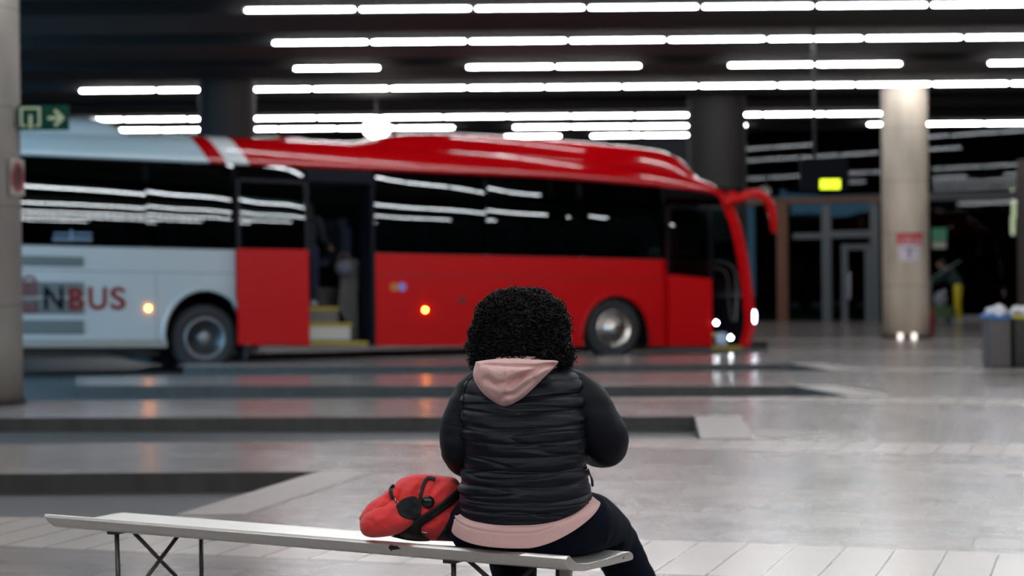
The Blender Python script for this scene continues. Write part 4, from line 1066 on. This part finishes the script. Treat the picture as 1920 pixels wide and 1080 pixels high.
# the body: one continuous surface
bm = NB()
tube(bm, [A(990,985,5.80,.135), A(990,900,5.83,.14), A(985,820,5.83,.14), A(980,750,5.83,.13), A(978,715,5.85,.075), A(978,680,5.87,.058), (*(hc+Vector((0,.0,-.03))),.06)], 20, 4)
shr = lambda P, k_: [(x, y, z, r*k_) for x, y, z, r in P]
for P in (arm_r, arm_l): tube(bm, shr(P, .80), 14, 3)
for P in (leg_r, leg_l): tube(bm, shr(P, .86), 16, 3)
tube(bm, [A(1060,735,5.82,.06), A(978,728,5.84,.09), A(897,740,5.82,.058)], 14, 3)
ell(bm, hc, (.078,.098,.115), None, 3, lambda p: Vector((p.x*(1-.25*max(0,-p.z/.115)*(p.y > 0)), p.y, p.z)))
tube(bm, [(*(hc+Vector((0,.092,.022))),.010),(*(hc+Vector((0,.108,-.004))),.013),(*(hc+Vector((0,.112,-.018))),.016)], 8, 3)
for s in (-1, 1):
    ell(bm, hc+Vector((s*.010,.104,-.022)), (.010,.010,.008), None, 2); ell(bm, hc+Vector((s*.082,.0,-.005)), (.010,.020,.032), Matrix.Rotation(.3*s, 3, 'Z'), 2)
    ell(bm, hc+Vector((s*.030,.082,.040)), (.022,.012,.006), None, 2); ell(bm, hc+Vector((s*.038,.066,-.02)), (.022,.020,.018), None, 2)
ell(bm, hc+Vector((0,.088,-.052)), (.022,.010,.005), None, 2); ell(bm, hc+Vector((0,.086,-.063)), (.019,.010,.006), None, 2); ell(bm, hc+Vector((0,.074,-.092)), (.022,.018,.016), None, 2)
def hand(w_, d, q, sgn):        # wrist point, direction of the fingers, sideways direction to the thumb
    w_, d, q = Vector(w_), Vector(d).normalized(), Vector(q).normalized(); nn = d.cross(q)*sgn
    tube(bm, [(*w_,.026),(*(w_+d*.03),.034),(*(w_+d*.065),.040),(*(w_+d*.085),.034)], 12, 3, flat=.42, hint=q)
    for off, ln in ((.030,.068),(.010,.078),(-.010,.073),(-.029,.058)):
        b = w_+d*.080+q*off; tube(bm, [(*b,.0095),(*(b+d*ln*.45+nn*.006),.009),(*(b+d*ln*.75+nn*.022),.0083),(*(b+d*ln*.85+nn*.042),.007)], 8, 3)
    b = w_+d*.022+q*.026; tube(bm, [(*b,.013),(*(b+d*.030+q*.024+nn*.006),.0115),(*(b+d*.056+q*.030+nn*.016),.010),(*(b+d*.076+q*.026+nn*.024),.008)], 8, 3)
hand(A(1032,818,6.21), (-.55,.75,-.30), (-.75,-.55,.1), -1); hand(A(940,846,6.16), (.35,.85,-.35), (.85,-.35,.1), 1)
for v in bm.verts:
    if v.co.z < .412 and v.co.y < 6.04: v.co.z = .412+(v.co.z-.412)*.02
body = wobj('body', bm, SK, per, smooth=True); md = body.modifiers.new('join', 'REMESH'); md.mode = 'VOXEL'; md.voxel_size = .006; md.use_smooth_shade = True
for s in (-1, 1):
    bm = NB(); ell(bm, hc+Vector((s*.030,.083,.014)), (.011,.008,.006), None, 2); wobj('eye', bm, mat('eye_white', (.6,.6,.58), .3), per, smooth=True)

def garment(rows_, top, hem, m, name, disp=None, n=200, nv_=150, inner=True, ex=2.3):
    """rows_: (py, left px, right px, Y of the middle, half depth); hem(angle) -> z"""
    R = []
    for py, l_, r_, Y, ry in rows_:
        a, b = at(l_, py, Y), at(r_, py, Y); R.append((-(a.z+b.z)/2, (a.x+b.x)/2, Y, (b.x-a.x)/2, ry))
    Q = spline(R, 8)
    def samp(z):
        z = -z
        if z <= Q[0][0]: return Q[0]
        for a, b in zip(Q[:-1], Q[1:]):
            if z <= b[0]:
                t = (z-a[0])/(b[0]-a[0]+1e-9); return tuple(x+(y-x)*t for x, y in zip(a, b))
        return Q[-1]
    bm = NB(); G = []; zt = -R[0][0]
    for i in range(nv_+1):
        v = i/nv_; ring = []
        for j in range(n):
            th = 2*math.pi*j/n; z = zt + (hem(th)-zt)*v
            _, cx, cy, rx, ry = samp(z); c_, s_ = math.cos(th), math.sin(th)
            k_ = (abs(c_)**ex+abs(s_)**ex)**(-1/ex); nx, ny = c_/max(rx, .01), s_/max(ry, .01); L = math.hypot(nx, ny); nx /= L; ny /= L
            p = Vector((cx+rx*c_*k_, cy+ry*s_*k_, z)); d = disp(th, z, v, p) if disp else 0
            ring.append(bm.verts.new(p+Vector((nx, ny, 0))*d))
        G.append(ring)
    if inner:                    # turn the cloth inwards at the hem
        for dr, dz in ((.92, .004), (.85, .03)):
            ring = []
            for j in range(n):
                p = G[nv_][j].co; _, cx, cy, rx, ry = samp(p.z); ring.append(bm.verts.new((cx+(p.x-cx)*dr, cy+(p.y-cy)*dr, p.z+dz)))
            G.append(ring)
    for a, b in zip(G[:-1], G[1:]):
        for j in range(n): bm.faces.new((a[j], b[j], b[(j+1)%n], a[(j+1)%n]))
    bm.faces.new(G[0])
    return bm
# pink hoodie: skirt, hood
def hz(th):                      # hem: low at the back, higher over the right thigh
    c_, s_ = math.cos(th), math.sin(th)
    zb = at(985, 1029, 5.57).z; zr = at(1127, 940, 5.78).z; zl = at(848, 992, 5.80).z; zf = .56
    side_ = zr if c_ > 0 else zl; w_ = abs(c_)**(1.7 if c_ > 0 else 3.2)
    return (zb if s_ < 0 else zf)*(1-w_)+side_*w_
hrows = [(700,905,1060,5.84,.09),(760,872,1090,5.82,.12),(850,872,1095,5.81,.15),(900,868,1100,5.80,.155),(922,862,1118,5.79,.162),(945,856,1126,5.79,.170),(965,851,1128,5.78,.182),(990,847,1127,5.78,.198),(1020,848,1124,5.78,.205),(1060,858,1110,5.78,.20)]
def jz(th):
    c_, s_ = math.cos(th), math.sin(th); zb = at(985, 984, 5.59).z; zr = at(1108, 932, 5.79).z; zl = at(860, 955, 5.80).z
    side_ = zr if c_ > 0 else zl; w_ = abs(c_)**(2.0 if c_ > 0 else 4.5); return (zb if s_ < 0 else .60)*(1-w_)+side_*w_
def hd_(th, z, v, p):
    d = .0035*noise.noise(Vector((p.x*9, p.y*5, z*26)))
    h = z-hz(th); d -= .035*max(0, min(1, (z-jz(th)+.012)/.03))
    d -= .0032*math.exp(-((h-.045)/.0022)**2)           # stitched line of the hem band
    d += .002*math.sin(th*9+z*30)*max(0, math.cos(th))*math.exp(-abs(h-.09)/.05)
    return d
bm = garment(hrows, 700, hz, PK, 'hoodie', hd_, 220, 190); hood_body = wobj('hoodie', bm, PK, per, smooth=True)
bm = NB()
for k_, off in enumerate((.0462,)):
    pts = []
    for j in range(121):
        th = 2*math.pi*j/120; z = hz(th)+off
        best = min(hood_body.data.vertices, key=lambda v_: 0) if False else None
        pts.append((th, z))
bm.free()
# hood lying on the back
bm = puff([(892,678),(920,674),(950,672),(985,673),(1020,675),(1046,677),(1040,688),(1020,708),(1000,728),(975,750),(945,763),(918,748),(898,728),(887,704)], 5.70, .105, .07,
   [([(1050,682),(1020,686),(985,703),(955,722)], .028, 6), ([(912,710),(930,722),(945,718),(975,706)], .017, 7), ([(945,690),(944,720),(943,764)], .005, 2.2), ([(905,684),(950,686),(1000,687),(1035,684)], .016, 4),
    ([(930,758),(946,742),(965,740),(1000,712)], .014, 6), ([(895,700),(915,720),(930,742)], .004, 7)], c=(950,708), rings=40, noise_a=.004, pw=.7)
hood = wobj('hood', bm, PK, hood_body, smooth=True)
bm = NB(); P = []
for i in range(33):
    t = 2*math.pi*i/32; c_ = A(972, 684, 5.85); P.append((c_.x+.112*math.cos(t)+.0, c_.y+.10*math.sin(t), c_.z+.004*math.sin(3*t)-.01*math.sin(t), .024+.003*math.sin(5*t)))
tube(bm, P, 12, 2, cap=False); wobj('hood_collar', bm, PK, hood_body, smooth=True)
# puffer jacket
#JZ
zseam = [at(980, y_, 5.64).z for y_ in (700, 722, 748, 777, 806, 834, 860, 887, 914, 942, 962)]
def jd(th, z, v, p):
    zz_ = z + .007*noise.noise(Vector((p.x*5+3, 0, z*5))) - .06*(p.x-.04)**2*4 - .012*(p.x-.04)
    d = 0
    ns_ = noise.noise(Vector((p.x*14, 1.3, z*90)))*.0014 + noise.noise(Vector((p.x*4, 4.3, z*36)))*.0030 - .004*max(0, abs(noise.noise(Vector((p.x*3+z*2, 9.3, z*24))))*-8+1)
    lo = [a for a in zseam if a <= zz_]; hi = [a for a in zseam if a > zz_]
    if lo and hi:
        a, b = max(lo), min(hi); t = (zz_-a)/(b-a); d += (.0062+.0022*noise.noise(Vector((th*1.5, a*30, 7))))*(1-abs(2*t-1)**2.6)-.002
        q = min(t, 1-t)*(b-a)
        d += .0022*math.exp(-q/.006)*noise.noise(Vector((th*26, a*40, 0)))
    elif lo: d += .003
    d += ns_
    # side squeeze folds under the arms
    d -= .006*max(0, abs(math.cos(th))-.75)*4*abs(math.sin(z*55+math.cos(th)*2))
    return d
jrows = [(684,930,1026,5.86,.085),(690,905,1052,5.855,.098),(697,888,1080,5.85,.108),(706,877,1092,5.84,.118),(720,868,1098,5.83,.130),(745,862,1100,5.82,.145),(775,861,1100,5.81,.158),(805,862,1099,5.80,.168),(838,866,1101,5.80,.172),(858,868,1100,5.80,.172),
         (885,864,1104,5.80,.178),(915,860,1108,5.80,.188),(940,858,1110,5.80,.196),(965,858,1111,5.80,.200),(990,862,1108,5.80,.200)]
bm = garment(jrows, 684, jz, PJ, 'jacket', jd, 260, 240); jk = wobj('puffer_jacket', bm, PJ, per, smooth=True)
def lz(th): return jz(th)-(.012+.005*math.sin(th*7))*max(0, -math.sin(th))**4
lrows = [(y_, l_+3, r_-3, Y_, ry-.004) for y_, l_, r_, Y_, ry in jrows[9:]]
bm = garment(lrows, 858, lz, LN, 'lining', None, 120, 20); o_ = wobj('lining', bm, LN, jk, smooth=True); o_['label'] = 'violet lining showing under the hem'
def sd(p, s): return .0035*noise.noise(p*14)+.004*noise.noise(Vector((p.x*8, p.y*8, p.z*34)))
for P in (arm_r, arm_l):
    bm = NB(); tube(bm, P, 40, 14, disp=sd); wobj('sleeve', bm, SL, jk, smooth=True)
    bm = NB(); x, y, z, r = P[-1]; d = (Vector(P[-1][:3])-Vector(P[-2][:3])).normalized(); q = Vector(P[-1][:3])+d*.01
    tube(bm, [(*q, r*.98),(*(q+d*.035), r*.85)], 16, 1); wobj('cuff', bm, PJ, jk, smooth=True)
for (sx, pts) in ((1, [(1062,690),(1085,700),(1096,716),(1099,740),(1100,775),(1100,810)]), (-1, [(903,696),(880,712),(868,728),(862,752),(861,790)])):
    pass
# jacket details: arm-hole piping, side zip tab
def jsurf(px, py, off=.004):
    d = ray(px, py).normalized(); t_ = jt.ray_cast(CAM, d)
    return (t_[0]-d*off) if t_[0] is not None else None
bmj = NB(); bmj.from_mesh(jk.data)
for v in bmj.verts: v.co += root
jt = BVHTree.FromBMesh(bmj); bmj.free()
for pts in ([(1058,690),(1078,697),(1090,708),(1093,730),(1094,765),(1094,800)], [(905,695),(884,708),(874,722),(869,745),(868,780)]):
    P = []
    for q in spline([tuple(map(float, p)) for p in pts], 5):
        h = jsurf(*q, .002)
        if h: P.append((*h, .0022))
    if len(P) > 3: bm = NB(); tube(bm, P, 6, 1); wobj('shoulder_seam', bm, SL, jk, smooth=True)
bm = NB(); tube(bm, [A(1103,880,5.74,.003), A(1107,892,5.73,.0025), A(1110,900,5.73,.004), A(1111,910,5.73,.0045)], 8, 3); wobj('zip_tab', bm, M['black'], jk, smooth=True)
# trousers and shoes
def td(p, s): return .004*noise.noise(p*12)+.003*noise.noise(Vector((p.x*20, p.y*6, p.z*30)))
bm = NB()
for P in (leg_r, leg_l): tube(bm, P, 36, 12, disp=td)
tube(bm, [A(905,985,5.80,.11), A(985,988,5.79,.125), A(1085,982,5.81,.115)], 32, 10, disp=td)
for v in bm.verts:
    if v.co.z < .397 and v.co.y < 6.02: v.co.z = .397+(v.co.z-.397)*.03     # pressed flat on the seat
tr = wobj('trousers', bm, DN, per, smooth=True)
bm = NB(); q = A(1138, 961, 5.84); ell(bm, Vector(q)+Vector((0,-.0,0)), (.006,.006,.006), None, 2); wobj('pocket_rivet', bm, M['chrome'], tr, smooth=True)
for P in (leg_r, leg_l):
    x, y, z, r = P[-1]; bm = NB()
    tube(bm, [(x, y-.05, .045, .042), (x, y, .05, .048), (x+.01, y+.09, .045, .044), (x+.015, y+.17, .036, .034)], 16, 4, flat=.95)
    for v in bm.verts: v.co.z = max(v.co.z, .012)
    s_ = wobj('shoe', bm, M['black'], per, smooth=True)
    bm = NB(); tube(bm, [(x, y-.06, .02, .045), (x+.015, y+.17, .02, .04)], 14, 2)
    for v in bm.verts: v.co.z = .0+max(0, min(.028, v.co.z))
    wobj('sole', bm, mat('shoe_sole', (.2,.2,.2), .7), s_, smooth=False)
# curly hair
hr = [(546,968,992,5.90,.02),(550,942,1012,5.90,.06),(557,924,1028,5.90,.085),(568,911,1042,5.895,.105),(582,900,1053,5.89,.122),(605,894,1060,5.885,.132),(630,889,1064,5.88,.138),(652,885,1068,5.88,.140),(668,884,1069,5.88,.138),(678,888,1066,5.88,.130),(684,905,1050,5.88,.11)]
def hdisp(th, z, v, p): return .013*noise.noise(p*20)+.007*noise.noise(p*55)
bm = garment(hr, 546, lambda th: at(975, 681, 5.78).z+.010*math.sin(th*5)*1+(.02 if math.sin(th) > 0 else 0), HR, 'hair', hdisp, 120, 70, ex=2.1)
fc = hc
for v in bm.verts:                # leave the face free
    if v.co.y > fc.y+.03 and v.co.z < fc.z+.06 and abs(v.co.x-fc.x) < .075: v.co.y = fc.y+.03+(v.co.y-fc.y-.03)*.1
base_pts = [(v.co.copy(), v.normal.copy()) for v in bm.verts]
bm.normal_update()
cand = []
for f in bm.faces:
    c_ = f.calc_center_median(); n_ = f.normal.copy()
    if (c_-Vector((hc.x, hc.y, c_.z))).dot(n_) < 0: n_ = -n_
    if c_.y > fc.y+.02 and c_.z < fc.z+.05: continue
    cand.append((c_, n_, f.calc_area()))
rnd = random.Random(3)
tot = [0]; 
for c_ in cand: tot.append(tot[-1]+c_[2])
import bisect
for i in range(2300):
    k_ = min(len(cand)-1, max(0, bisect.bisect(tot, rnd.random()*tot[-1])-1)); c_, n_, _a = cand[k_]
    side_ = n_.cross(Vector((0,0,1))); side_ = side_.normalized() if side_.length > .1 else Vector((1,0,0))
    top_ = max(0, n_.z)
    down = (Vector((0,0,-1)) + n_*Vector((0,0,1)).dot(n_)); down = down.normalized() if down.length > .15 else Vector((rnd.uniform(-1,1), rnd.uniform(-1,1), 0)).normalized()
    ax = (down*1.0 + side_*rnd.uniform(-.8,.8) + n_*rnd.uniform(-.1,.45)).normalized()
    e1 = ax.cross(n_); e1 = e1.normalized() if e1.length > .1 else side_; e2 = ax.cross(e1)
    R_ = rnd.uniform(.0055, .012); Ln = rnd.uniform(.022, .055); turns = Ln/rnd.uniform(.018, .032); ph = rnd.random()*6.28; s_ = rnd.choice((-1, 1))
    st = c_ - n_*.006 - ax*Ln*.25; P = []; K = 14 + int(turns*4)
    for q in range(K+1):
        t = q/K; a = ph+s_*turns*6.283*t; r_ = R_*(.6+.6*t)
        P.append((*(st+ax*Ln*t+e1*r_*math.cos(a)+e2*r_*math.sin(a)+n_*.010*math.sin(t*3.1)), .0024*(1.15-.75*t)))
    tube(bm, P, 3, 1, cap=False)
for i in range(70):               # loose wisps
    c_, n_, _a = rnd.choice(cand)
    if c_.z > hc.z+.02 and rnd.random() < .5: continue
    e1 = n_.cross(Vector((0,0,1))); e1 = e1.normalized() if e1.length > .1 else Vector((1,0,0)); Ln = rnd.uniform(.02, .035); ph = rnd.random()*6.28; P = []
    for q in range(16):
        t = q/15; a = ph+t*9; P.append((*(c_+n_*Ln*t*.7+Vector((0,0,-.022*t))+e1*.006*math.cos(a)+Vector((0,0,.006*math.sin(a)))), .0006))
    tube(bm, P, 3, 1, cap=False)
me = bpy.data.meshes.new('hair')
for v in bm.verts: v.co -= root
bm.to_mesh(me); bm.free(); link('hair', me, HR, per, smooth=True)
